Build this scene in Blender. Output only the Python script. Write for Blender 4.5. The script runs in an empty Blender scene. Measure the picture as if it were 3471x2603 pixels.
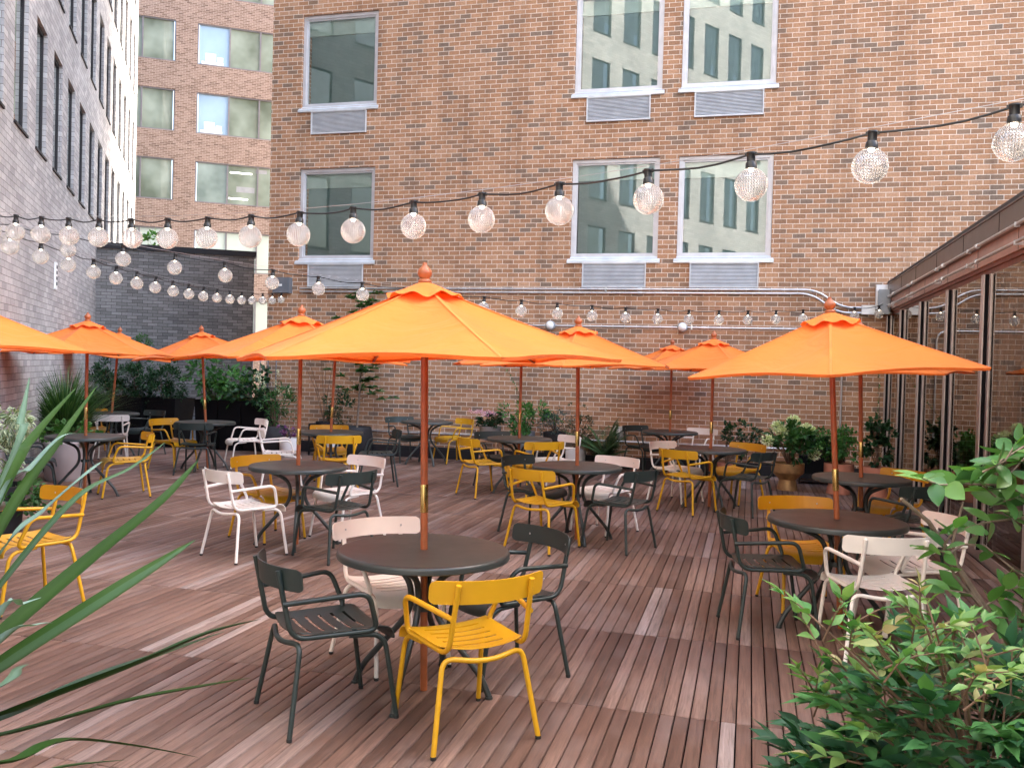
import bpy, bmesh, math, random
import numpy as np
from mathutils import Vector, Matrix
R = math.radians
random.seed(7); rng = np.random.default_rng(7)
scn = bpy.context.scene
COL = scn.collection

# ------------------------------------------------------------------ camera
F, CX, CY, PITCH, ROLL, YAW, H = 3053.5, 1735.5, 1301.5, 0.0179566, 0.0263008, 0.2585, 1.70
def _cam():
    Rx = np.array([[1,0,0],[0,math.cos(PITCH),-math.sin(PITCH)],[0,math.sin(PITCH),math.cos(PITCH)]])
    Rz = np.array([[math.cos(ROLL),-math.sin(ROLL),0],[math.sin(ROLL),math.cos(ROLL),0],[0,0,1]])
    M = np.array([[math.cos(YAW),math.sin(YAW),0],[0,0,-1],[-math.sin(YAW),math.cos(YAW),0]])
    return Rz @ Rx @ M
RW = _cam()
cam = bpy.data.cameras.new('camera'); cam_o = bpy.data.objects.new('camera', cam); COL.objects.link(cam_o)
m = Matrix.Identity(4)
for i in range(3):
    m[i][0] = RW[0][i]; m[i][1] = -RW[1][i]; m[i][2] = -RW[2][i]
m[2][3] = H
cam_o.matrix_world = m
cam.sensor_width = 36; cam.lens = F/3471*36; cam.clip_start = 0.05; cam.clip_end = 600
scn.camera = cam_o
def at(x, y, d):
    """a place in the courtyard d metres ahead of the camera, in the direction of photo point (x, y)"""
    r = RW.T @ np.array([(x-CX)/F, (y-CY)/F, 1.0]) * d
    return Vector((r[0], r[1], r[2]+H))
CAMR = Vector((math.cos(YAW), math.sin(YAW), 0)); CAMF = Vector((-math.sin(YAW), math.cos(YAW), 0))

# ------------------------------------------------------------------ materials
def mat(name):
    mm = bpy.data.materials.new(name); mm.use_nodes = True
    nt = mm.node_tree; nt.nodes.clear()
    out = nt.nodes.new('ShaderNodeOutputMaterial')
    return mm, nt, out
def N(nt, typ, **kw):
    n = nt.nodes.new(typ)
    for k, v in kw.items():
        if k in n.inputs: n.inputs[k].default_value = v
        else: setattr(n, k, v)
    return n
def L(nt, a, b): nt.links.new(a, b)
def c4(c): return (c[0], c[1], c[2], 1)
def ramp(nt, stops, fac, interp='LINEAR'):
    r = nt.nodes.new('ShaderNodeValToRGB'); r.color_ramp.interpolation = interp
    el = r.color_ramp.elements
    while len(el) < len(stops): el.new(0.5)
    for e, (p, c) in zip(el, stops): e.position = p; e.color = c4(c)
    L(nt, fac, r.inputs[0]); return r.outputs[0]
def mix(nt, fac, a, b, mode='MIX'):
    x = nt.nodes.new('ShaderNodeMix'); x.data_type = 'RGBA'; x.blend_type = mode
    for sock, v in ((x.inputs[0], fac), (x.inputs[6], a), (x.inputs[7], b)):
        if hasattr(v, 'is_output'): L(nt, v, sock)
        else: sock.default_value = v if not isinstance(v, tuple) else c4(v)
    return x.outputs[2]
def bump(nt, h, strength=0.3, dist=0.01):
    b = N(nt, 'ShaderNodeBump', Strength=strength, Distance=dist); L(nt, h, b.inputs['Height']); return b.outputs[0]
def simple(name, col, rough=0.5, metal=0.0, var=0.12, scale=6.0, bmp=0.0, bscale=200, spec=0.5, coat=0.0):
    mm, nt, out = mat(name)
    p = N(nt, 'ShaderNodeBsdfPrincipled', Roughness=rough, Metallic=metal)
    p.inputs['Specular IOR Level'].default_value = spec; p.inputs['Coat Weight'].default_value = coat
    tc = N(nt, 'ShaderNodeTexCoord'); nz = N(nt, 'ShaderNodeTexNoise', Scale=scale, Detail=6.0)
    L(nt, tc.outputs['Object'], nz.inputs['Vector'])
    lo = tuple(c*(1-var) for c in col); hi = tuple(min(1, c*(1+var)) for c in col)
    L(nt, ramp(nt, [(0.3, lo), (0.7, hi)], nz.outputs[0]), p.inputs['Base Color'])
    mr = N(nt, 'ShaderNodeMapRange'); mr.inputs[3].default_value = max(0, rough-0.08); mr.inputs[4].default_value = min(1, rough+0.1)
    L(nt, nz.outputs[0], mr.inputs[0]); L(nt, mr.outputs[0], p.inputs['Roughness'])
    if bmp:
        n2 = N(nt, 'ShaderNodeTexNoise', Scale=bscale, Detail=3.0); L(nt, tc.outputs['Object'], n2.inputs['Vector'])
        L(nt, bump(nt, n2.outputs[0], bmp, 0.004), p.inputs['Normal'])
    L(nt, p.outputs[0], out.inputs[0]); return mm
def brick(name, stops, mortar, bw, bh, ms, bstr=0.6, rough=0.85, mott=0.25, streak=0.0, big=0.1):
    mm, nt, out = mat(name)
    p = N(nt, 'ShaderNodeBsdfPrincipled', Roughness=rough); p.inputs['Specular IOR Level'].default_value = 0.25
    uv = N(nt, 'ShaderNodeUVMap')
    # courses are never perfectly straight: wobble the coordinate a little
    nw = N(nt, 'ShaderNodeTexNoise', Scale=2.3, Detail=2.0); L(nt, uv.outputs[0], nw.inputs['Vector'])
    vm = N(nt, 'ShaderNodeVectorMath', operation='MULTIPLY_ADD'); L(nt, nw.outputs['Color'], vm.inputs[0])
    vm.inputs[1].default_value = (0.012, 0.012, 0); L(nt, uv.outputs[0], vm.inputs[2])
    b = N(nt, 'ShaderNodeTexBrick'); b.offset = 0.5; b.squash = 1.0
    for k, v in (('Color1', (0,0,0,1)), ('Color2', (1,1,1,1)), ('Mortar', (0,0,0,1)), ('Scale', 1.0), ('Mortar Size', ms), ('Mortar Smooth', 0.25), ('Bias', 0.0), ('Brick Width', bw), ('Row Height', bh)):
        b.inputs[k].default_value = v
    L(nt, vm.outputs[0], b.inputs['Vector'])
    col = ramp(nt, stops, b.outputs['Color'], 'LINEAR')
    n1 = N(nt, 'ShaderNodeTexNoise', Scale=34.0, Detail=6.0, Roughness=0.65); L(nt, uv.outputs[0], n1.inputs['Vector'])
    m1 = ramp(nt, [(0.3, (1-mott,)*3), (0.72, (1+mott*0.7,)*3)], n1.outputs[0])
    col = mix(nt, 1.0, col, m1, 'MULTIPLY')
    n3 = N(nt, 'ShaderNodeTexNoise', Scale=0.55, Detail=5.0); L(nt, uv.outputs[0], n3.inputs['Vector'])
    m3 = ramp(nt, [(0.32, (1-big,)*3), (0.68, (1+big,)*3)], n3.outputs[0])
    mc = mix(nt, 1.0, mortar, ramp(nt, [(0.2, (0.72,)*3), (0.7, (1.08,)*3)], n1.outputs[0]), 'MULTIPLY')
    full = mix(nt, b.outputs['Fac'], col, mc)
    full = mix(nt, 1.0, full, m3, 'MULTIPLY')
    if streak:
        mp = N(nt, 'ShaderNodeMapping'); mp.inputs['Scale'].default_value = (3.2, 0.22, 1); L(nt, uv.outputs[0], mp.inputs[0])
        n5 = N(nt, 'ShaderNodeTexNoise', Scale=1.0, Detail=7.0, Roughness=0.6); L(nt, mp.outputs[0], n5.inputs['Vector'])
        full = mix(nt, 1.0, full, ramp(nt, [(0.30, (1-streak*2.2, 1-streak*2.3, 1-streak*2.3)), (0.48, (1,)*3), (0.75, (1+streak,)*3)], n5.outputs[0]), 'MULTIPLY')
    L(nt, full, p.inputs['Base Color'])
    inv = N(nt, 'ShaderNodeMath', operation='MULTIPLY_ADD'); L(nt, b.outputs['Fac'], inv.inputs[0]); inv.inputs[1].default_value = -1.0
    L(nt, n1.outputs[0], inv.inputs[2])
    L(nt, bump(nt, inv.outputs[0], bstr, 0.008), p.inputs['Normal'])
    L(nt, p.outputs[0], out.inputs[0]); return mm
def glass(name, tint, refl=1.6, base=0.03, rough=0.0, gcol=(0.93,0.97,0.95)):
    mm, nt, out = mat(name)
    fr = N(nt, 'ShaderNodeFresnel', IOR=1.5)
    ma = N(nt, 'ShaderNodeMath', operation='MULTIPLY_ADD', use_clamp=True); L(nt, fr.outputs[0], ma.inputs[0]); ma.inputs[1].default_value = refl; ma.inputs[2].default_value = base
    tr = N(nt, 'ShaderNodeBsdfTransparent', Color=c4(tint)); gl = N(nt, 'ShaderNodeBsdfGlossy', Roughness=rough, Color=c4(gcol))
    mx = N(nt, 'ShaderNodeMixShader'); L(nt, ma.outputs[0], mx.inputs[0]); L(nt, tr.outputs[0], mx.inputs[1]); L(nt, gl.outputs[0], mx.inputs[2])
    L(nt, mx.outputs[0], out.inputs[0]); return mm
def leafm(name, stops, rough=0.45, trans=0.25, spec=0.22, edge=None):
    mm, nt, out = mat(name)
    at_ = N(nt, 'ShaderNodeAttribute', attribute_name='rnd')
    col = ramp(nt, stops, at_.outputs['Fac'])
    if edge:   # variegated leaves: pale margin
        ae = N(nt, 'ShaderNodeAttribute', attribute_name='edge')
        col = mix(nt, ae.outputs['Fac'], col, edge)
    p = N(nt, 'ShaderNodeBsdfPrincipled', Roughness=rough); p.inputs['Specular IOR Level'].default_value = spec
    L(nt, col, p.inputs['Base Color'])
    t = N(nt, 'ShaderNodeBsdfTranslucent'); L(nt, mix(nt, 1.0, col, (1.3, 1.5, 0.5), 'MULTIPLY'), t.inputs[0])
    mx = N(nt, 'ShaderNodeMixShader'); mx.inputs[0].default_value = trans
    L(nt, p.outputs[0], mx.inputs[1]); L(nt, t.outputs[0], mx.inputs[2]); L(nt, mx.outputs[0], out.inputs[0]); return mm

M = {}
BR = [(0.0,(0.21,0.148,0.108)),(0.10,(0.26,0.162,0.105)),(0.2,(0.31,0.168,0.096)),(0.45,(0.365,0.19,0.102)),(0.75,(0.42,0.226,0.124)),(1.0,(0.475,0.275,0.165))]
M['brick'] = brick('orange_brown_brick', BR, (0.72,0.60,0.49), 0.2045, 0.0813, 0.0058, streak=0.10)
GB = [(0.0,(0.30,0.295,0.297)),(0.5,(0.38,0.372,0.37)),(1.0,(0.46,0.45,0.445))]
M['greybrick'] = brick('pale_grey_brick', GB, (0.17,0.155,0.15), 0.245, 0.082, 0.004, bstr=0.5, mott=0.14, big=0.12)
DB = [(0.0,(0.15,0.142,0.134)),(0.4,(0.205,0.193,0.182)),(1.0,(0.27,0.255,0.243))]
M['darkbrick'] = brick('dark_grey_brick', DB, (0.05,0.043,0.04), 0.205, 0.0685, 0.004, bstr=0.5, mott=0.2)
BB = [(0.0,(0.125,0.082,0.064)),(0.2,(0.17,0.115,0.09)),(0.6,(0.22,0.155,0.125)),(1.0,(0.26,0.19,0.155))]
M['farbrick'] = brick('pinkish_brown_brick', BB, (0.46,0.38,0.31), 0.2045, 0.0686, 0.006, bstr=0.1, mott=0.05, big=0.04)

def wood_deck():
    mm, nt, out = mat('weathered_deck_wood')
    p = N(nt, 'ShaderNodeBsdfPrincipled', Roughness=0.62); p.inputs['Specular IOR Level'].default_value = 0.35
    tc = N(nt, 'ShaderNodeTexCoord'); a = N(nt, 'ShaderNodeAttribute', attribute_name='rnd')
    col = ramp(nt, [(0.0,(0.076,0.041,0.029)),(0.25,(0.115,0.064,0.045)),(0.5,(0.160,0.092,0.066)),(0.72,(0.205,0.128,0.098)),(0.88,(0.245,0.182,0.157)),(1.0,(0.36,0.29,0.26))], a.outputs['Fac'])
    # shift the grain from board to board
    sc = N(nt, 'ShaderNodeMath', operation='MULTIPLY'); L(nt, a.outputs['Fac'], sc.inputs[0]); sc.inputs[1].default_value = 37.0
    cb = N(nt, 'ShaderNodeCombineXYZ'); L(nt, sc.outputs[0], cb.inputs[2]); L(nt, sc.outputs[0], cb.inputs[1])
    ad = N(nt, 'ShaderNodeVectorMath', operation='ADD'); L(nt, tc.outputs['Object'], ad.inputs[0]); L(nt, cb.outputs[0], ad.inputs[1])
    mp = N(nt, 'ShaderNodeMapping'); mp.inputs['Scale'].default_value = (70, 3.2, 1); L(nt, ad.outputs[0], mp.inputs[0])
    g = N(nt, 'ShaderNodeTexNoise', Scale=1.0, Detail=7.0, Roughness=0.7, Distortion=0.8); L(nt, mp.outputs[0], g.inputs['Vector'])
    col = mix(nt, 1.0, col, ramp(nt, [(0.30,(0.50,0.48,0.47)),(0.5,(1,1,1)),(0.72,(1.45,1.47,1.50))], g.outputs[0]), 'MULTIPLY')
    # weathering patches
    n2 = N(nt, 'ShaderNodeTexNoise', Scale=1.7, Detail=4.0); L(nt, ad.outputs[0], n2.inputs['Vector'])
    col = mix(nt, ramp(nt, [(0.5,(0,0,0)),(0.78,(0.4,0.4,0.4))], n2.outputs[0]), col, (0.27,0.215,0.20))
    # scuffs and little pale specks
    n4 = N(nt, 'ShaderNodeTexVoronoi', Scale=9.0); L(nt, tc.outputs['Object'], n4.inputs['Vector'])
    col = mix(nt, ramp(nt, [(0.0,(0.5,0.5,0.5)),(0.035,(0,0,0))], n4.outputs['Distance']), col, (0.5,0.46,0.42))
    L(nt, col, p.inputs['Base Color'])
    w = N(nt, 'ShaderNodeTexWave', Scale=1.0, Distortion=0.0); w.wave_type = 'BANDS'; w.bands_direction = 'X'; 
    mp2 = N(nt, 'ShaderNodeMapping'); mp2.inputs['Scale'].default_value = (52, 1, 1); L(nt, tc.outputs['Object'], mp2.inputs[0]); L(nt, mp2.outputs[0], w.inputs['Vector'])
    ws = N(nt, 'ShaderNodeMath', operation='MULTIPLY_ADD'); L(nt, w.outputs[1], ws.inputs[0]); ws.inputs[1].default_value = 0.6; L(nt, g.outputs[0], ws.inputs[2])
    L(nt, bump(nt, ws.outputs[0], 0.35, 0.004), p.inputs['Normal'])
    L(nt, ramp(nt, [(0.3,(0.52,)*3),(0.7,(0.72,)*3)], g.outputs[0]), p.inputs['Roughness'])
    L(nt, p.outputs[0], out.inputs[0]); return mm
M['deck'] = wood_deck()

def fabric():
    mm, nt, out = mat('orange_canvas')
    tc = N(nt, 'ShaderNodeTexCoord'); nz = N(nt, 'ShaderNodeTexNoise', Scale=2.2, Detail=4.0); L(nt, tc.outputs['Object'], nz.inputs['Vector'])
    col = ramp(nt, [(0.3,(0.90,0.235,0.042)),(0.7,(0.96,0.268,0.054))], nz.outputs[0])
    d = N(nt, 'ShaderNodeBsdfPrincipled', Roughness=0.85); d.inputs['Specular IOR Level'].default_value = 0.15; d.inputs['Sheen Weight'].default_value = 0.1
    L(nt, col, d.inputs['Base Color'])
    wv = N(nt, 'ShaderNodeTexNoise', Scale=3.4, Detail=6.0, Distortion=1.4); L(nt, tc.outputs['Object'], wv.inputs['Vector'])
    L(nt, bump(nt, wv.outputs[0], 0.45, 0.05), d.inputs['Normal'])
    t = N(nt, 'ShaderNodeBsdfTranslucent', Color=(1.0,0.15,0.016,1))
    mx = N(nt, 'ShaderNodeMixShader'); mx.inputs[0].default_value = 0.30
    L(nt, d.outputs[0], mx.inputs[1]); L(nt, t.outputs[0], mx.inputs[2]); L(nt, mx.outputs[0], out.inputs[0]); return mm
M['canvas'] = fabric()
M['seam'] = simple('orange_seam_tape', (0.78,0.185,0.03), 0.8)
M['pole'] = simple('stained_wood', (0.36,0.105,0.036), 0.38, var=0.22, scale=9)
M['brass'] = simple('brass', (0.78,0.56,0.20), 0.22, 1.0, var=0.05)
M['yellow'] = simple('yellow_powder_coat', (0.62,0.325,0.008), 0.42, var=0.04, spec=0.5)
M['dark'] = simple('dark_green_grey_powder_coat', (0.024,0.037,0.033), 0.42, var=0.06, spec=0.5)
M['white'] = simple('off_white_powder_coat', (0.86,0.81,0.73), 0.42, var=0.03, spec=0.5)
M['table'] = simple('table_powder_coat', (0.036,0.044,0.041), 0.36, var=0.05, spec=0.55)
M['rubber'] = simple('black_rubber', (0.02,0.02,0.02), 0.7)
M['black'] = simple('black_plastic', (0.012,0.012,0.012), 0.35)
M['cable'] = simple('black_cable', (0.012,0.011,0.011), 0.5)
M['wire'] = simple('steel_wire', (0.55,0.55,0.56), 0.35, 0.9)
M['galv'] = simple('galvanised_steel', (0.62,0.63,0.64), 0.32, 0.85, var=0.15, scale=12)
M['alu'] = simple('window_aluminium', (0.56,0.55,0.56), 0.45, 0.25, var=0.08)
M['alu_dark'] = simple('dark_window_aluminium', (0.17,0.165,0.175), 0.45, 0.2)
M['sill'] = simple('painted_sill', (0.62,0.65,0.67), 0.4, 0.3, var=0.15, scale=3)
M['grille'] = simple('grille_aluminium', (0.58,0.58,0.58), 0.5, 0.15, var=0.1)
M['void'] = simple('grille_shadow_gap', (0.03,0.03,0.032), 0.8)
M['boxgrey'] = simple('grey_painted_steel', (0.14,0.15,0.165), 0.5, 0.1)
M['boxmid'] = simple('mid_grey_painted_steel', (0.27,0.29,0.30), 0.5, 0.1)
M['boxwhite'] = simple('white_plastic', (0.78,0.78,0.76), 0.45)
M['char'] = simple('charcoal_trim', (0.026,0.024,0.026), 0.6, spec=0.25)
M['fascia'] = simple('taupe_metal_fascia', (0.155,0.12,0.105), 0.36, 0.35, var=0.08)
M['band'] = simple('rust_pink_metal_band', (0.56,0.37,0.31), 0.42, 0.2, var=0.12)
M['soffit'] = simple('rusty_soffit', (0.22,0.085,0.055), 0.55, var=0.3, scale=14)
M['mullion'] = simple('bronze_mullion', (0.50,0.43,0.40), 0.36, 0.4, var=0.1)
M['gap'] = simple('gap_black', (0.010,0.009,0.010), 0.8, spec=0.03)
M['winglass'] = glass('window_glass', (0.80,0.90,0.87), 1.7, 0.05)
M['shopglass'] = glass('storefront_glass', (0.50,0.46,0.42), 1.55, 0.03, 0.0, (0.82,0.78,0.73))
M['slitglass'] = glass('slit_window_glass', (0.25,0.27,0.28), 1.6, 0.05)
M['farglass'] = None
def farglass():
    mm, nt, out = mat('office_glass')
    p = N(nt, 'ShaderNodeBsdfPrincipled', Roughness=0.03); p.inputs['Specular IOR Level'].default_value = 0.5
    tc = N(nt, 'ShaderNodeTexCoord'); nz = N(nt, 'ShaderNodeTexNoise', Scale=0.7, Detail=3.0); L(nt, tc.outputs['Object'], nz.inputs['Vector'])
    L(nt, ramp(nt, [(0.35,(0.11,0.14,0.105)),(0.65,(0.27,0.33,0.275))], nz.outputs[0]), p.inputs['Base Color'])
    L(nt, p.outputs[0], out.inputs[0]); return mm
M['farglass'] = farglass()
M['frost'] = simple('frosted_office_glass', (0.42,0.50,0.45), 0.12, var=0.05, scale=1.0)
M['blue'] = simple('pale_blue_office_glass', (0.26,0.38,0.50), 0.06, var=0.12, scale=0.8)
M['blind'] = simple('grey_green_roller_screen', (0.24,0.295,0.30), 0.8, var=0.05)
M['valance'] = simple('pale_blind_valance', (0.60,0.64,0.61), 0.7, var=0.05)
M['interior'] = simple('dim_interior', (0.10,0.085,0.075), 0.8)
M['roomwhite'] = simple('pale_room_ceiling', (0.5,0.5,0.47), 0.8)
M['curtain'] = simple('cream_curtain', (0.62,0.55,0.46), 0.9)
M['concrete'] = simple('grey_concrete', (0.34,0.35,0.36), 0.8, var=0.15, scale=3, bmp=0.2, bscale=60)
M['asphalt'] = simple('dark_roof_membrane', (0.06,0.06,0.062), 0.85)
M['planter'] = simple('black_planter', (0.004,0.004,0.005), 0.55, spec=0.15)
M['soil'] = simple('potting_soil', (0.03,0.022,0.016), 0.95, bmp=0.6, bscale=90)
M['gold'] = simple('gold_glazed_pot', (0.52,0.33,0.15), 0.42, 0.75, var=0.18, scale=16)
M['terra'] = simple('terracotta', (0.44,0.18,0.115), 0.7, var=0.1)
M['potwhite'] = simple('white_pot', (0.72,0.70,0.68), 0.5, var=0.04)
M['potpink'] = simple('pale_pinkish_grey_pot', (0.42,0.37,0.36), 0.6, var=0.06)
M['potdark'] = simple('dark_stone_pot', (0.022,0.021,0.022), 0.6, var=0.2, spec=0.25)
M['potgrey'] = simple('fluted_grey_pot', (0.24,0.25,0.26), 0.55)
M['tubwood'] = simple('weathered_grey_tub', (0.22,0.19,0.17), 0.75, var=0.2)
M['pine'] = simple('pale_pine_legs', (0.50,0.27,0.15), 0.6)
M['bark'] = simple('grey_brown_bark', (0.20,0.145,0.105), 0.85, var=0.3, scale=30, bmp=0.5, bscale=80)
M['greenstem'] = simple('green_stem', (0.09,0.11,0.04), 0.6)
M['twig'] = simple('brown_twig', (0.13,0.075,0.045), 0.8)
g3 = lambda a, b, c_: [(0.0, a), (0.55, b), (1.0, c_)]
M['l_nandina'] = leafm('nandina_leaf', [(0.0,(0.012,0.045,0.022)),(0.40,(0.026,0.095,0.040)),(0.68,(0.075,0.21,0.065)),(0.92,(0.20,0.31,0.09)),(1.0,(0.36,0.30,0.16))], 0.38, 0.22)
M['l_branch'] = leafm('glossy_branch_leaf', g3((0.03,0.10,0.03),(0.085,0.22,0.055),(0.17,0.33,0.085)), 0.36, 0.25, 0.4)
M['l_strap'] = leafm('strap_leaf', g3((0.009,0.030,0.008),(0.022,0.058,0.009),(0.15,0.235,0.21)), 0.55, 0.12, 0.15)
M['l_dark'] = leafm('dark_evergreen_leaf', g3((0.007,0.028,0.010),(0.016,0.055,0.018),(0.045,0.115,0.038)), 0.42, 0.12, 0.3)
M['l_mid'] = leafm('mid_green_leaf', g3((0.02,0.065,0.02),(0.045,0.125,0.035),(0.11,0.21,0.06)), 0.42, 0.22)
M['l_bright'] = leafm('bright_green_leaf', g3((0.03,0.10,0.02),(0.06,0.17,0.04),(0.14,0.28,0.07)), 0.42, 0.25)
M['l_blue'] = leafm('bluish_leaf', g3((0.03,0.055,0.05),(0.055,0.09,0.08),(0.11,0.15,0.13)), 0.5, 0.15)
M['l_bronze'] = leafm('bronze_green_leaf', g3((0.03,0.028,0.014),(0.05,0.055,0.022),(0.09,0.10,0.04)), 0.5, 0.15)
M['l_grass'] = leafm('ornamental_grass', g3((0.012,0.045,0.014),(0.035,0.10,0.028),(0.12,0.20,0.07)), 0.45, 0.2)
M['l_fern'] = leafm('fern_leaf', g3((0.025,0.06,0.022),(0.055,0.115,0.04),(0.13,0.19,0.08)), 0.5, 0.2)
M['l_var'] = leafm('variegated_leaf', g3((0.02,0.07,0.03),(0.045,0.12,0.05),(0.09,0.17,0.07)), 0.45, 0.2, edge=(0.62,0.66,0.46))
M['petal_w'] = leafm('cream_petal', g3((0.55,0.60,0.36),(0.74,0.76,0.58),(0.86,0.86,0.76)), 0.6, 0.3)
M['petal_p'] = leafm('pink_petal', g3((0.55,0.22,0.38),(0.72,0.38,0.55),(0.85,0.66,0.75)), 0.6, 0.3)
M['petal_v'] = leafm('violet_petal', g3((0.12,0.03,0.12),(0.2,0.07,0.2),(0.3,0.12,0.28)), 0.6, 0.2)
def bulbglass():
    mm, nt, out = mat('ribbed_clear_globe')
    uv = N(nt, 'ShaderNodeUVMap'); sx = N(nt, 'ShaderNodeSeparateXYZ'); L(nt, uv.outputs[0], sx.inputs[0])
    # zigzag ribs: u shifted by a triangle wave of v
    pp = N(nt, 'ShaderNodeMath', operation='PINGPONG'); L(nt, sx.outputs[1], pp.inputs[0]); pp.inputs[1].default_value = 0.03
    ad = N(nt, 'ShaderNodeMath', operation='MULTIPLY_ADD'); L(nt, pp.outputs[0], ad.inputs[0]); ad.inputs[1].default_value = 0.40; L(nt, sx.outputs[0], ad.inputs[2])
    mu = N(nt, 'ShaderNodeMath', operation='MULTIPLY'); L(nt, ad.outputs[0], mu.inputs[0]); mu.inputs[1].default_value = 2*math.pi*38
    sn = N(nt, 'ShaderNodeMath', operation='SINE'); L(nt, mu.outputs[0], sn.inputs[0])
    bp = bump(nt, sn.outputs[0], 0.6, 0.006)
    fr = N(nt, 'ShaderNodeFresnel', IOR=1.5); L(nt, bp, fr.inputs['Normal'])
    gl = N(nt, 'ShaderNodeBsdfGlossy', Roughness=0.08, Color=(1,1,1,1)); L(nt, bp, gl.inputs['Normal'])
    df = N(nt, 'ShaderNodeBsdfTranslucent', Color=(0.95,0.93,0.92,1)); L(nt, bp, df.inputs['Normal'])
    d2 = N(nt, 'ShaderNodeBsdfDiffuse', Color=(0.95,0.93,0.93,1)); L(nt, bp, d2.inputs['Normal'])
    tr = N(nt, 'ShaderNodeBsdfTransparent', Color=(0.93,0.93,0.93,1))
    m0 = N(nt, 'ShaderNodeMixShader'); m0.inputs[0].default_value = 0.5; L(nt, df.outputs[0], m0.inputs[1]); L(nt, d2.outputs[0], m0.inputs[2])
    m1 = N(nt, 'ShaderNodeMixShader'); L(nt, ramp(nt, [(0.25,(0.16,)*3),(0.75,(0.52,)*3)], sn.outputs[0]), m1.inputs[0]); L(nt, tr.outputs[0], m1.inputs[1]); L(nt, m0.outputs[0], m1.inputs[2])
    ma = N(nt, 'ShaderNodeMath', operation='MULTIPLY_ADD', use_clamp=True); L(nt, fr.outputs[0], ma.inputs[0]); ma.inputs[1].default_value = 1.2; ma.inputs[2].default_value = 0.03
    m2 = N(nt, 'ShaderNodeMixShader'); L(nt, ma.outputs[0], m2.inputs[0]); L(nt, m1.outputs[0], m2.inputs[1]); L(nt, gl.outputs[0], m2.inputs[2])
    L(nt, m2.outputs[0], out.inputs[0]); return mm
M['bulb'] = bulbglass()
def emit(name, col, s):
    mm, nt, out = mat(name); e = N(nt, 'ShaderNodeEmission', Color=c4(col), Strength=s); L(nt, e.outputs[0], out.inputs[0]); return mm
M['led'] = emit('lit_lamp', (1.0,0.80,0.56), 3.0)
M['tube'] = emit('lit_office_tube', (1.0,0.97,0.85), 2.2)
M['tablelamp'] = emit('lit_lampshade', (1.0,0.62,0.28), 1.2)

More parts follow.
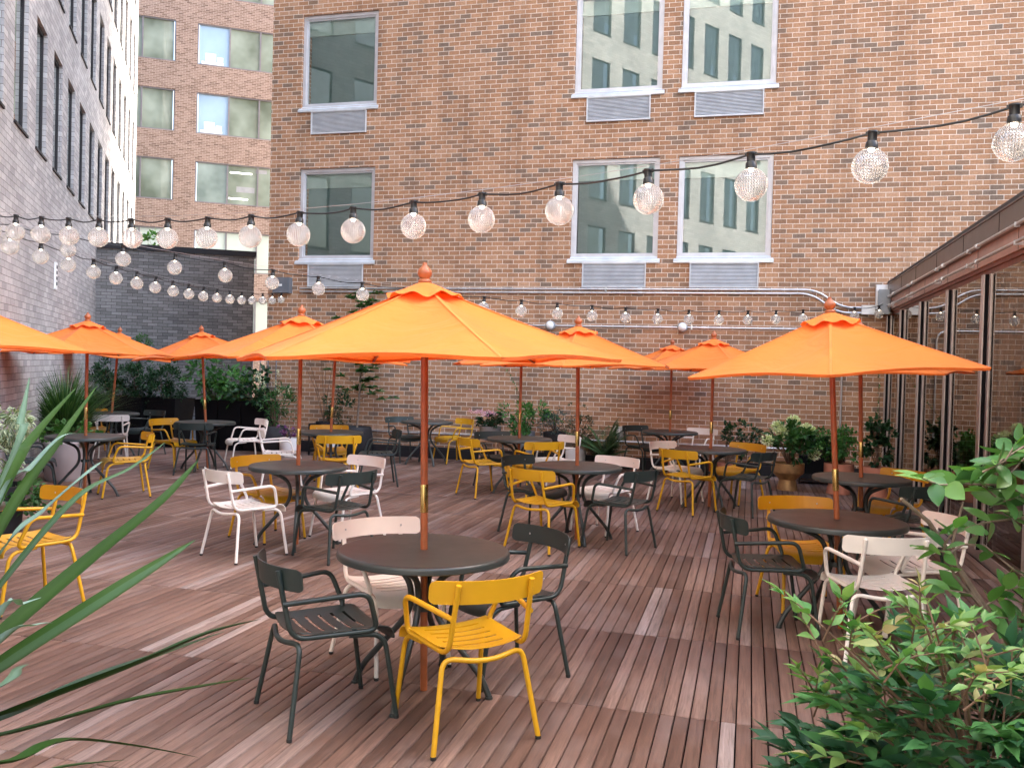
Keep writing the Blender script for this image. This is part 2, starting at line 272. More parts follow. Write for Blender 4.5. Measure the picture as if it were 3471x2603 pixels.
# ------------------------------------------------------------------ mesh helpers
def link(name, me, mats, parent=None, smooth=None):
    o = bpy.data.objects.new(name, me)
    for mt in (mats if isinstance(mats, (list, tuple)) else [mats]): me.materials.append(mt)
    COL.objects.link(o)
    if parent: o.parent = parent
    if smooth is not None:
        me.polygons.foreach_set('use_smooth', [True]*len(me.polygons))
        if smooth < 180: me.set_sharp_from_angle(angle=R(smooth))
    return o
class MB:
    def __init__(s): s.v=[]; s.f=[]; s.uv=[]; s.rnd=[]; s.mi=[]
    def add(s, vs, fs, uvs=None, rnd=0.5, mi=0):
        o=len(s.v); s.v += [tuple(p) for p in vs]
        for i, f in enumerate(fs):
            s.f.append(tuple(k+o for k in f)); s.rnd.append(rnd); s.mi.append(mi)
            s.uv.append(uvs[i] if uvs else [(0,0)]*len(f))
        return s
    def box(s, x0,x1,y0,y1,z0,z1, rnd=0.5, mi=0, bev=0.0):
        vs=[(x0,y0,z0),(x1,y0,z0),(x1,y1,z0),(x0,y1,z0),(x0,y0,z1),(x1,y0,z1),(x1,y1,z1),(x0,y1,z1)]
        s.add(vs,[(0,3,2,1),(4,5,6,7),(0,1,5,4),(1,2,6,5),(2,3,7,6),(3,0,4,7)],None,rnd,mi); return s
    def boxm(s, mtx, sx,sy,sz, mi=0):
        hx,hy,hz=sx/2,sy/2,sz/2
        vs=[mtx@Vector(p) for p in [(-hx,-hy,-hz),(hx,-hy,-hz),(hx,hy,-hz),(-hx,hy,-hz),(-hx,-hy,hz),(hx,-hy,hz),(hx,hy,hz),(-hx,hy,hz)]]
        s.add(vs,[(0,3,2,1),(4,5,6,7),(0,1,5,4),(1,2,6,5),(2,3,7,6),(3,0,4,7)],None,0.5,mi); return s
    def tube(s, pts, r, n=8, cap=True, mi=0, rnd=0.5):
        P=[Vector(p) for p in pts]; rs=r if isinstance(r,(list,tuple)) else [r]*len(P)
        t0=(P[1]-P[0]).normalized(); a=Vector((0,0,1)) if abs(t0.z)<0.9 else Vector((1,0,0))
        u=(a-t0*a.dot(t0)).normalized(); vs=[]; 
        for i,p in enumerate(P):
            if i==0: t=P[1]-P[0]
            elif i==len(P)-1: t=P[-1]-P[-2]
            else: t=(P[i+1]-P[i]).normalized()+(P[i]-P[i-1]).normalized()
            if t.length<1e-9: t=t0
            t=t.normalized(); u=(u-t*u.dot(t)); u=u.normalized() if u.length>1e-6 else t.orthogonal().normalized(); w=t.cross(u)
            for k in range(n):
                a_=2*math.pi*k/n; vs.append(p+(u*math.cos(a_)+w*math.sin(a_))*rs[i])
        fs=[(i*n+k,i*n+(k+1)%n,(i+1)*n+(k+1)%n,(i+1)*n+k) for i in range(len(P)-1) for k in range(n)]
        if cap: fs+=[tuple(range(n))[::-1], tuple((len(P)-1)*n+k for k in range(n))]
        s.add(vs,fs,None,rnd,mi); return s
    def lathe(s, prof, n=24, c=(0,0,0), mi=0, uv=False):
        vs=[];fs=[];uvs=[]; m_=len(prof)
        for i,(r,z) in enumerate(prof):
            for k in range(n): a=2*math.pi*k/n; vs.append((c[0]+r*math.cos(a),c[1]+r*math.sin(a),c[2]+z))
        for i in range(m_-1):
            for k in range(n):
                fs.append((i*n+k,i*n+(k+1)%n,(i+1)*n+(k+1)%n,(i+1)*n+k))
                uvs.append([(k/n,i/(m_-1)),((k+1)/n,i/(m_-1)),((k+1)/n,(i+1)/(m_-1)),(k/n,(i+1)/(m_-1))])
        s.add(vs,fs,uvs,0.5,mi); return s
    def build(s, name, mats, parent=None, smooth=None, recalc=False, uvmap=False, attr=False):
        me=bpy.data.meshes.new(name); me.from_pydata(s.v,[],s.f)
        if recalc:
            bm=bmesh.new(); bm.from_mesh(me); bmesh.ops.recalc_face_normals(bm,faces=bm.faces[:]); bm.to_mesh(me); bm.free()
        if uvmap:
            ul=me.uv_layers.new(name='UVMap'); flat=[c for f in s.uv for p in f for c in p]; ul.data.foreach_set('uv',flat)
        if attr:
            at_=me.attributes.new('rnd','FLOAT','FACE'); at_.data.foreach_set('value',s.rnd)
        if any(s.mi): me.polygons.foreach_set('material_index',s.mi)
        return link(name, me, mats, parent, smooth)
def npmesh(name, V, Q, mats, parent=None, rnd=None, edge=None, smooth=True):
    me=bpy.data.meshes.new(name); V=np.asarray(V,dtype=np.float32); Q=np.asarray(Q,dtype=np.int32); k=Q.shape[1]
    me.vertices.add(len(V)); me.vertices.foreach_set('co',V.ravel())
    me.loops.add(Q.size); me.loops.foreach_set('vertex_index',Q.ravel())
    me.polygons.add(len(Q)); me.polygons.foreach_set('loop_start',np.arange(0,Q.size,k,dtype=np.int32)); 
    me.update(calc_edges=True)
    if rnd is not None: a=me.attributes.new('rnd','FLOAT','FACE'); a.data.foreach_set('value',np.asarray(rnd,dtype=np.float32))
    if edge is not None: a=me.attributes.new('edge','FLOAT','POINT'); a.data.foreach_set('value',np.asarray(edge,dtype=np.float32))
    o=link(name,me,mats,parent)
    if smooth: me.polygons.foreach_set('use_smooth',[True]*len(me.polygons))
    return o
def fillet(pts, rad, n=5):
    P=[Vector(p) for p in pts]; out=[P[0]]
    for i in range(1,len(P)-1):
        a,b,c=P[i-1],P[i],P[i+1]; d1=(a-b); d2=(c-b); r=min(rad if not isinstance(rad,(list,tuple)) else rad[i-1], d1.length*0.48, d2.length*0.48)
        p1=b+d1.normalized()*r; p2=b+d2.normalized()*r
        for k in range(n+1):
            t=k/n; out.append(p1*(1-t)**2+b*2*t*(1-t)+p2*t*t)
    out.append(P[-1]); return out
def thing(name, label, cat, loc=(0,0,0), rz=0, group=None):
    o=bpy.data.objects.new(name,None); COL.objects.link(o); o.location=loc; o.rotation_euler=(0,0,rz); o.empty_display_size=0.1
    return tag(o,label,cat,group)
def tag(o,label,cat,group=None,kind=None):
    o['label']=label; o['category']=cat
    if group: o['group']=group
    if kind: o['kind']=kind
    return o
def dup_children(src, dst):
    for ch in [c for c in bpy.data.objects if c.parent==src]:
        c=ch.copy(); COL.objects.link(c); c.parent=dst; dup_children(ch,c)
def dup(src, loc, rz, label, group=None):
    o=src.copy(); COL.objects.link(o); o.location=loc; o.rotation_euler=(0,0,rz); o['label']=label
    if group: o['group']=group
    dup_children(src,o); return o
class Plane:
    """vertical facade plane: u along it, v up, n outward"""
    def __init__(s,o,u,n): s.o=Vector((o[0],o[1],0)); s.u=Vector((u[0],u[1],0)).normalized(); s.n=Vector((n[0],n[1],0)).normalized()
    def p(s,u,v,d=0): q=s.o+s.u*u+s.n*d; return Vector((q.x,q.y,v))
    def box(s,mb,u0,u1,v0,v1,d0,d1,mi=0):
        vs=[s.p(u,v,d) for v in (v0,v1) for d in (d0,d1) for u in (u0,u1)]
        fs=[(0,1,3,2),(4,6,7,5),(0,4,5,1),(2,3,7,6),(0,2,6,4),(1,5,7,3)]
        uvs=[[(0,0)]*4]*6
        mb.add(vs,fs,uvs,0.5,mi); return mb
    def quad(s,mb,u0,u1,v0,v1,d,mi=0):
        f=(0,1,2,3) if s.u.cross(Vector((0,0,1))).dot(s.n)>0 else (3,2,1,0)
        mb.add([s.p(u0,v0,d),s.p(u1,v0,d),s.p(u1,v1,d),s.p(u0,v1,d)],[f],[[(u0,v0),(u1,v0),(u1,v1),(u0,v1)]],0.5,mi)
    def wall(s,u0,u1,v0,v1,holes,depth,mb=None):
        mb=mb or MB()
        us=sorted({u0,u1,*[h[0] for h in holes],*[h[1] for h in holes]}); vs=sorted({v0,v1,*[h[2] for h in holes],*[h[3] for h in holes]})
        us=[u for u in us if u0<=u<=u1]; vs=[v for v in vs if v0<=v<=v1]
        for j in range(len(vs)-1):
            run=None
            for i in range(len(us)-1):
                cu,cv=(us[i]+us[i+1])/2,(vs[j]+vs[j+1])/2
                hole=any(h[0]<cu<h[1] and h[2]<cv<h[3] for h in holes)
                if hole:
                    if run is not None: s.quad(mb,run,us[i],vs[j],vs[j+1],0); run=None
                elif run is None: run=us[i]
            if run is not None: s.quad(mb,run,us[-1],vs[j],vs[j+1],0)
        for a,b,c,d in holes:
            D=depth
            for (q,uv) in (([s.p(a,c),s.p(a,c,-D),s.p(a,d,-D),s.p(a,d)],[(a,c),(a+D,c),(a+D,d),(a,d)]),([s.p(b,c,-D),s.p(b,c),s.p(b,d),s.p(b,d,-D)],[(b-D,c),(b,c),(b,d),(b-D,d)]),
                           ([s.p(a,d),s.p(a,d,-D),s.p(b,d,-D),s.p(b,d)],[(a,d),(a,d+D),(b,d+D),(b,d)]),([s.p(a,c,-D),s.p(a,c),s.p(b,c),s.p(b,c,-D)],[(a,c-D),(a,c),(b,c),(b,c-D)])):
                mb.add(q,[(0,1,2,3)],[uv])
        return mb
def frame(pl,u0,u1,v0,v1,w,d0,d1,mb=None):
    mb=mb or MB()
    pl.box(mb,u0,u0+w,v0,v1,d0,d1); pl.box(mb,u1-w,u1,v0,v1,d0,d1); pl.box(mb,u0+w,u1-w,v0,v0+w,d0,d1); pl.box(mb,u0+w,u1-w,v1-w,v1,d0,d1); return mb

# ------------------------------------------------------------------ setting: ground, deck
LD=Vector((-0.5532,0.83305,0)); LN=Vector((0.83305,0.5532,0)); LC=Vector((-13.3935,16.1389,0))     # left building: direction, outward normal, inner corner
mb=MB(); mb.add([(-300,-300,-0.08),(300,-300,-0.08),(300,300,-0.08),(-300,300,-0.08)],[(0,1,2,3)])
o=mb.build('ground',M['asphalt']); o['kind']='structure'
mb=MB(); mb.add([(-15.5,15.12,-0.03),(-8.2,15.12,-0.03),(-8.2,24,-0.03),(-15.5,24,-0.03)],[(0,1,2,3)])
o=mb.build('concrete_path',M['concrete']); o['kind']='structure'
mb=MB(); mb.add([(-16,-6,-0.026),(2.2,-6,-0.026),(2.2,15.7,-0.026),(-16,15.7,-0.026)],[(0,1,2,3)])
o=mb.build('deck_bed',M['gap']); o['kind']='structure'
PITCHB, ROW = 0.0737, 1.325
V=[];Q=[];RN=[]
x=-15.2; nb=0
rr=random.Random(11)
y_rows=[4.503+ROW*k for k in range(-8,9)]
ix=0
while x<2.06:
    for yr in y_rows:
        y0,y1=yr+0.003,min(yr+ROW-0.003,15.62)
        if y1<=y0: continue
        cx_=x+PITCHB/2; cyy=(y0+y1)/2
        if (Vector((cx_,cyy,0))-LC).dot(LN)<-0.7: continue
        if cx_<-9.2 and y0>15.1: continue
        g_=0.0036; e=0.0035; z1=rr.uniform(-0.0012,0.0012)
        xa,xb=x+g_,x+PITCHB-g_
        base=len(V)
        V+=[(xa,y0,-0.024),(xb,y0,-0.024),(xb,y1,-0.024),(xa,y1,-0.024),(xa,y0,z1-e),(xb,y0,z1-e),(xb,y1,z1-e),(xa,y1,z1-e),(xa+e,y0+e,z1),(xb-e,y0+e,z1),(xb-e,y1-e,z1),(xa+e,y1-e,z1)]
        Q+=[[base+k for k in f] for f in [(8,9,10,11),(4,5,9,8),(5,6,10,9),(6,7,11,10),(7,4,8,11),(0,1,5,4),(1,2,6,5),(2,3,7,6),(3,0,4,7)]]
        tile=math.sin(12.9898*math.floor(ix/9)+78.233*round(yr*10))*43758.5453; tile-=math.floor(tile)
        t=min(1,max(0,rr.gauss(0.46,0.16)+0.26*(tile-0.5)))
        if rr.random()<0.035: t=rr.uniform(0.78,0.97)
        RN+=[t]*9
    x+=PITCHB; ix+=1
o=npmesh('deck',V,Q,M['deck'],rnd=RN,smooth=False); o['kind']='structure'

# ------------------------------------------------------------------ main brick building
YW=15.75
PM=Plane((0,YW),(1,0),(0,-1))
S_=1.0227
W0=lambda x:x*S_
Z0=lambda z:1.7+(z-1.7)*S_
wins=[]
for (ua,ub) in ((-8.31,-6.78),(-3.095,-1.585),(-1.27,0.265)):
    for (va,vb) in ((3.62,5.33),(6.46,8.19)):
        wins.append((W0(ua),W0(ub),Z0(va),Z0(vb)))
bld=thing('brick_building','orange-brown brick building across the courtyard with three columns of windows','building',(0,0,0))
XL=-9.13; YB=23.2; HM=30.0
w=PM.wall(XL,30,-0.05,HM,wins,0.13)
PS=Plane((XL,YW),(0,1),(-1,0)); 
w.add([PS.p(0,-.05),PS.p(0,HM),PS.p(YB-YW,HM),PS.p(YB-YW,-.05)],[(0,1,2,3)],[[(0,-.05),(0,HM),(YB-YW,HM),(YB-YW,-.05)]])
w.add([(XL,YW,HM),(30,YW,HM),(30,YB,HM),(XL,YB,HM)],[(0,1,2,3)],[[(0,0)]*4])
w.add([(XL,YB,-.05),(XL,YB,HM),(30,YB,HM),(30,YB,-.05)],[(0,1,2,3)],[[(0,0),(0,HM),(39,HM),(39,0)]])
w.build('wall',M['brick'],bld,uvmap=True)
bb=MB(); PM.box(bb,XL,2.14,-0.02,0.17,0.002,0.11); PM.box(bb,XL,2.14,0.17,0.20,0.002,0.085)
bb.build('baseboard',M['char'],bld)
for i,(a,b,c,d) in enumerate(wins):
    fr=frame(PM,a+.004,b-.004,c+.004,d-.004,0.062,-0.125,-0.05)
    frame(PM,a+.066,b-.066,c+.066,d-.066,0.03,-0.12,-0.075,fr)
    fo=fr.build('window',M['alu'] if i>1 else M['alu'],bld)
    g=MB(); PM.quad(g,a+.09,b-.09,c+.09,d-.09,-0.10); g.build('pane',M['winglass'],fo)
    zt=d-(d-c)*0.20
    q=MB(); PM.box(q,a+.05,b-.05,zt,d-.05,-0.20,-0.165); q.build('blind_valance',M['valance'],fo)
    q=MB(); PM.box(q,a+.10,b-.06,c+.03,zt-.004,-0.20,-0.19); q.build('roller_blind',M['blind'],fo)
    q=MB(); PM.box(q,a-.10,b+.10,c-.1,d+.1,-0.62,-0.60); q.build('room',M['interior'],fo)
    # sloping metal sill
    s=MB(); s.add([PM.p(a-.03,c+.035,-0.05),PM.p(b+.03,c+.035,-0.05),PM.p(b+.045,c-.045,0.05),PM.p(a-.045,c-.045,0.05),PM.p(a-.03,c-.09,-0.0),PM.p(b+.03,c-.09,0.0),PM.p(b+.045,c-.085,0.05),PM.p(a-.045,c-.085,0.05)],
        [(0,3,2,1),(3,7,6,2),(7,4,5,6),(0,4,7,3),(1,2,6,5)]); s.build('sill',M['sill'],fo)
    # through-wall air conditioner grille below the sill
    ga,gb=a+0.235,b-0.19; gt,gm=c-0.083,c-0.515
    gr=MB(); PM.box(gr,ga,gb,gm,gt,0.002,0.012); 
    go=gr.build('vent_grille',M['void'],bld)
    gr=frame(PM,ga,gb,gm,gt,0.018,0.012,0.05); gr.build('grille_frame',M['grille'],go)
    gr=MB(); nsl=17
    for k in range(nsl):
        z=gm+.018+(gt-gm-.036)*(k+.5)/nsl
        hp=(gt-gm-.036)/nsl*.5
        gr.add([PM.p(ga+.018,z-hp*.55,.040),PM.p(gb-.018,z-hp*.55,.040),PM.p(gb-.018,z+hp*.65,.030),PM.p(ga+.018,z+hp*.65,.030),PM.p(ga+.018,z-hp*.75,.016),PM.p(gb-.018,z-hp*.75,.016)],[(0,1,2,3),(4,5,1,0)])
    gr.build('slats',M['grille'],go)

# ------------------------------------------------------------------ electrical fittings on the brick wall
def pipe(name,pts,r,label,rad=0.18,mt='galv',straps=(),coup=(),cat='conduit',group=None):
    mb=MB(); mb.tube(fillet(pts,rad,7),r,10)
    for p in coup: mb.tube([Vector(p)-Vector((.035,0,0)),Vector(p)+Vector((.035,0,0))],r*1.45,10)
    o=mb.build(name,M[mt],None,50); tag(o,label,cat,group)
    for p in straps:
        s=MB(); s.box(p[0]-.012,p[0]+.012,p[1]-.002-r,p[1]+.05,p[2]-r*2.4,p[2]+r*2.4); s.build('strap',M['galv'],o)
    return o
yC=YW-0.045
pipe('conduit',[(-8.42,yC,3.12),(1.0,yC,3.12),(1.42,yC,2.83),(2.05,yC,2.83)],0.0165,'upper of the paired steel conduits running along the brick wall under the windows',coup=[(-.75-1.15,yC,3.12),(-5.1,yC,3.12)],straps=[(-2.5,yC,3.12)],group='paired conduits under the windows')
pipe('conduit',[(-8.42,yC,3.055),(0.93,yC,3.055),(1.36,yC,2.745),(1.72,yC,2.745)],0.0165,'lower of the paired steel conduits running along the brick wall under the windows',coup=[(-1.9,yC,3.055),(-5.1,yC,3.055)],group='paired conduits under the windows')
pipe('conduit',[(-5.6,yC,2.468),(1.45,yC,2.468),(1.45,yC,0.62),(1.32,yC,0.47),(-7.0,yC,0.45)],0.0155,'long steel conduit carrying the two round wall lamps, turning down to the wall base',coup=[(-0.8,yC,2.468)],straps=[(-1.0,yC,2.468),(1.45,yC-.0,1.0)])
pb=lambda x0,x1,y0,y1,z0,z1,mt,name,label,cat: tag(MB().box(x0,x1,y0,y1,z0,z1).build(name,M[mt]),label,cat)
jb=pb(-8.95,-8.60,YW-.14,YW-.003,3.02,3.32,'boxgrey','junction_box','dark grey steel electrical box at the left corner of the brick wall','electrical box')
MB().box(-8.94,-8.61,YW-.152,YW-.141,3.028,3.312).build('cover',M['boxgrey'],jb)
MB().box(-8.81,-8.74,YW-.156,YW-.153,3.15,3.19).build('badge',M['boxwhite'],jb)
pb(1.72,1.92,YW-.09,YW-.003,2.72,2.87,'boxwhite','junction_box','small white conduit box on the brick wall beside the eave','electrical box')
jb=pb(1.955,2.115,YW-.30,YW-.10,2.72,3.10,'boxmid','junction_box','mid grey electrical box in the corner where brick wall meets eave','electrical box')
MB().box(1.94,2.12,YW-.315,YW-.303,2.715,3.105).build('cover',M['boxmid'],jb)
MB().box(1.93,2.14,YW-.10,YW-.003,2.8,3.2).build('backplate',M['boxwhite'],jb)
for k,(xx,lb) in enumerate(((-3.46,'round white bulkhead lamp on the conduit, left one, above the middle umbrellas'),(-1.15,'round white bulkhead lamp on the conduit, right one, above the far umbrellas'))):
    t=thing('wall_lamp',lb,'wall lamp',(xx,YW-.10,2.468),0,'round lamps on the wall conduit')
    mb=MB(); mb.lathe([(0.001,.06),(.075,.06),(.085,.045),(.085,-.03),(.07,-.04),(0.001,-.04)],24); 
    o=mb.build('housing',M['boxmid'],t,40); o.rotation_euler=(R(90),0,0)
    mb=MB(); mb.lathe([(.072,.061),(.066,.085),(.04,.102),(.001,.108)],24); o=mb.build('diffuser',M['boxwhite'],t,60); o.rotation_euler=(R(90),0,0)
t=tag(MB().box(-2.32,-2.12,YW-.03,YW-.002,.50,.72).build('outlet_plate',M['galv']),'steel double outlet plate on the brick wall beside the fern','outlet')
MB().box(-2.26,-2.18,YW-.045,YW-.031,.62,.68).build('socket',M['boxwhite'],t); MB().box(-2.26,-2.18,YW-.045,YW-.031,.54,.60).build('socket',M['boxmid'],t)

# ------------------------------------------------------------------ left grey brick building
PL=Plane(LC,LD,LN)
lb_=thing('grey_brick_building','tall pale grey brick building on the left with rows of narrow slit windows','building',(0,0,0))
END=10.1; START=-52
holes=[];vis=[];hid=[]
for r in range(6):
    z0=4.5+2.62*r; z1=z0+1.76
    for k in range(-30,14):
        s0=-8.69+1.43*k
        if s0<START+.5 or s0+.83>END-.3: continue
        holes.append((s0,s0+.83,z0,z1)); (vis if (-2<=k and r<4) else hid).append((s0,s0+.83,z0,z1))
HL=20.5
w=PL.wall(START,END,-.08,HL,holes,0.075)
a,b=PL.p(END,-.08),PL.p(END,HL); c,d=PL.p(END,HL,-14),PL.p(END,-.08,-14)
w.add([a,d,c,b],[(0,1,2,3)],[[(0,0),(14,0),(14,HL),(0,HL)]])
w.add([PL.p(START,HL),PL.p(END,HL),PL.p(END,HL,-14),PL.p(START,HL,-14)],[(0,1,2,3)],[[(0,0)]*4])
w.build('wall',M['greybrick'],lb_,uvmap=True)
def slit(mbg,mbf,a,b,c,d):
    PL.quad(mbg,a,b,c,d,-0.07)
    frame(PL,a,b,c,d,0.045,-0.069,-0.05,mbf); PL.box(mbf,a-.01,b+.01,c-.03,c+.002,-.08,0.022)
for h_ in vis:
    g=MB();f=MB(); slit(g,f,*h_); fo=f.build('window',M['char'],lb_); g.build('pane',M['slitglass'],fo)
    q=MB(); PL.box(q,h_[0]-.2,h_[1]+.2,h_[2]-.2,h_[3]+.2,-.5,-.48); q.build('room',M['interior'],fo)
g=MB();f=MB();q=MB()
for h_ in hid: slit(g,f,*h_); PL.box(q,h_[0]-.2,h_[1]+.2,h_[2]-.2,h_[3]+.2,-.5,-.48)
fo=f.build('window',M['char'],lb_); fo['kind']='stuff'; go=g.build('pane',M['slitglass'],fo); go['kind']='stuff'; ro=q.build('room',M['interior'],fo); ro['kind']='stuff'
vt=MB(); PL.box(vt,-5.53,-5.37,2.72,3.13,0.003,0.03)
vo=tag(vt.build('vent_cover',M['boxwhite']),'slim pale vent cover with dark slots on the grey brick wall','vent')
vt=MB()
for k in range(4): PL.box(vt,-5.495,-5.405,2.78+.085*k,2.83+.085*k,0.030,0.034)
vt.build('slots',M['void'],vo)

# ------------------------------------------------------------------ dark brick garden wall
PD=Plane(LC,LN,-LD)
dw=thing('dark_brick_wall','low dark grey brick wall with a black coping behind the planters','wall',(0,0,0))
w=MB(); w=PD.wall(0.0,3.2,-.08,4.0,[],0.1,w); e0,e1=PD.p(3.2,-.08),PD.p(3.2,4.0); f0,f1=PD.p(3.2,-.08,-.3),PD.p(3.2,4.0,-.3)
w.add([e0,f0,f1,e1],[(0,1,2,3)],[[(0,0),(.3,0),(.3,4),(0,4)]]); w.build('brickwork',M['darkbrick'],dw,uvmap=True)
cp=MB(); PD.box(cp,0.0,3.24,4.0,4.12,-.34,0.05); cp.build('coping',M['char'],dw)
cp=MB(); PD.box(cp,0.0,3.2,-.02,.42,0.003,0.02); PD.box(cp,0,3.2,.42,.45,0.003,.05); PD.box(cp,0,3.2,.2,.22,0.02,.05); cp.build('flashing',M['boxmid'],dw)

# ------------------------------------------------------------------ far office building
BO=Vector((-20.6294,32.9405,0)); PB=Plane(BO,LN,-LD)
fb=thing('office_building','pinkish brown brick office block with wide windows, seen through the gap','building',(0,0,0))
rows=[(1.75+0.0-2.77,0)]
holes=[];fw=[]
for r in range(-1,6):
    zb=5.30+2.77*(r); zt=zb+1.66
    if zb<0: continue
    for (ua,ub,mu) in ((-6.2,-2.43,(-4.9,-3.67)),(-1.61,3.3,(-.36,.84,2.05)),(4.3,9.0,(5.5,6.7,7.9))):
        holes.append((ua,ub,zb,zt)); fw.append((ua,ub,zb,zt,mu,r))
w=PB.wall(-9,11,-.08,21,holes,0.12)
w.build('wall',M['farbrick'],fb,uvmap=True)
sb=MB()
for (zt) in sorted({h[3] for h in holes}): PB.box(sb,-9,11,zt+.10,zt+.112,0.0,0.004)
for (ua,ub,zb,zt,mu,r) in fw:
    f=frame(PB,ua,ub,zb,zt,0.05,-.115,-.03)
    for m_ in mu: PB.box(f,m_-.03,m_+.03,zb+.05,zt-.05,-.112,-.03)
    fo=f.build('window',M['alu_dark'],fb)
    xs=[ua+.05,*mu,ub-.05]
    for k in range(len(xs)-1):
        g=MB(); PB.quad(g,xs[k]+.02,xs[k+1]-.02,zb+.04,zt-.04,-.09)
        mt='frost' if r<=0 else ('blue' if (k==0 and ua>-2 and ua<0 and r>=2) else 'farglass')
        g.build('pane',M[mt],fo)
    if r==1 and ua<0 and ua>-2:
        for (q0,q1,z_) in ((-.25,.6,zt-.35),(-.3,.45,zb+.25)):
            t=MB(); PB.box(t,q0,q1,z_,z_+.05,-.089,-.086); t.build('ceiling_light',M['tube'],fo)
        t=MB(); PB.box(t,.0,.72,zb+.55,zb+.78,-.089,-.087); PB.box(t,.75,1.2,zt-.28,zt-.12,-.089,-.087); t.build('duct_box',M['boxmid'],fo)
    if r in (2,3) and ua<0 and ua>-2:
        t=MB(); PB.box(t,-1.45,-.6,zb+.08,zb+.18,-.089,-.087); PB.box(t,-1.3,-.9,zb+.18,zb+.52,-.089,-.087); PB.box(t,-.85,-.62,zb+.18,zb+.40,-.089,-.087); t.build('paper_stack',M['boxwhite'],fo)
# roof bush beyond the dark wall is added with the plants

# ------------------------------------------------------------------ glazed building on the right
XG=2.15
PG=Plane((XG,0),(0,1),(-1,0))
gb_=thing('glazed_pavilion','low glazed pavilion on the right with brown metal fascia and tall bronze mullions','building',(0,0,0))
Y0,Y1=-7.0,YW-.004
ys=[Y1-.125,14.26,12.68,11.0,9.37,7.76,6.15,4.54,2.93,1.32,-.29,-1.9,-3.5,-5.1,-6.7]
mb=MB(); PG.box(mb,Y0,Y1,2.985,3.20,-.05,0.045); PG.box(mb,Y0,Y1,3.20,3.215,-.4,.055); mb.build('fascia',M['fascia'],gb_)
mb=MB(); PG.box(mb,Y0,Y1,2.80,2.984,-.05,0.012); mb.build('fascia_band',M['band'],gb_)
mb=MB(); PG.box(mb,Y0,Y1,2.76,2.799,-.12,-0.01); PG.box(mb,Y0,Y1,2.70,2.759,-.12,-0.03); mb.build('soffit',M['soffit'],gb_)
js=MB()
for y in (14.3,13.1,11.7,10.3,8.9,7.5,6.1,4.7,3.3): PG.box(js,y-.004,y+.004,2.99,3.198,.0452,.0475); PG.box(js,y-.5-.003,y-.5+.003,2.802,2.98,.0122,.0142)
js.build('fascia_joints',M['gap'],gb_)
mb=MB(); PG.box(mb,Y0,Y1,-.02,.09,-.14,0.0); mb.build('base_sill',M['mullion'],gb_)
for i,y in enumerate(ys):
    mb=MB(); PG.box(mb,y+.013,y+.115,.09,2.70,-.14,0.046)
    mo=mb.build('mullion',M['mullion'],gb_)
    mb=MB(); PG.box(mb,y,y+.012,.091,2.699,-.10,.034); mb.build('recess_shade_fin',M['gap'],mo)  # black fin imitates the shade of a recess between mullion and pane frame
    mb=MB(); PG.box(mb,y-.07,y-.002,.091,2.699,-.03,.003); mb.build('pane_frame',M['mullion'],mo)
for i in range(len(ys)-1):
    a,b=ys[i+1]+.116,ys[i]-.071
    g=MB(); PG.quad(g,a,b,.091,2.699,-.008); g.build('pane',M['shopglass'],gb_)
mb=MB(); mb.add([(XG+.15,Y0,.0),(9,Y0,.0),(9,Y1,.0),(XG+.15,Y1,.0)],[(0,1,2,3)]); mb.add([(8.9,Y0,0),(8.9,Y1,0),(8.9,Y1,2.9),(8.9,Y0,2.9)],[(0,3,2,1)])
mb.add([(XG+.1,Y0,0),(9,Y0,0),(9,Y0,3.1),(XG+.1,Y0,3.1)],[(0,1,2,3)])
mb.build('room',M['interior'],gb_)
mb=MB(); mb.box(XG-.04,9.2,Y0,Y1,3.216,3.26); mb.build('roof',M['asphalt'],gb_)
mb=MB(); mb.add([(XG+.13,Y0,2.78),(9,Y0,2.78),(9,Y1,2.78),(XG+.13,Y1,2.78)],[(0,3,2,1)]); mb.build('ceiling',M['roomwhite'],gb_)
# curtains behind the glass
def curtain(y0,y1,label,w0=2.64):
    n=40; V=[];Fc=[]
    for j in range(9):
        z=.12+(w0-.12)*j/8
        pinch=1-.35*math.exp(-((z-1.5)/.5)**2)
        for i in range(n+1):
            t=i/n; yy=y0+(y1-y0)*(0.5+(t-.5)*pinch); V.append((XG+.42+.035*math.sin(t*34)+.012*math.sin(t*71+j),yy,z))
    for j in range(8):
        for i in range(n): k=j*(n+1)+i; Fc.append((k,k+1,k+n+2,k+n+1))
    m2=MB(); m2.add(V,Fc); return tag(m2.build('curtain',M['curtain'],None,180),label,'curtain')
curtain(9.75,10.75,'cream curtain hanging inside the second bay of the glazed pavilion')
# eave conduits
def eavepipe(z,label):
    mb=MB(); mb.tube([(XG-.04-.028,Y0,z),(XG-.068,YW-.32,z)],.016,10)
    o=mb.build('conduit',M['galv'],None,50); tag(o,label,'conduit',None)
    for y in (14.9,13.2,11.2,9.6,7.9,6.2,4.5):
        s=MB(); s.tube([(XG-.068,y-.03,z),(XG-.068,y+.03,z)],.025,10); s.build('coupling',M['galv'],o,50)
        s=MB(); s.box(XG-.086,XG-.046 if z>2.98 else XG-.013,y+.35-.006,y+.35+.006,z-.026,z+.018); s.build('strap',M['galv'],o)
eavepipe(2.992,'upper steel conduit along the pavilion eave'); eavepipe(2.845,'lower steel conduit along the pavilion eave')

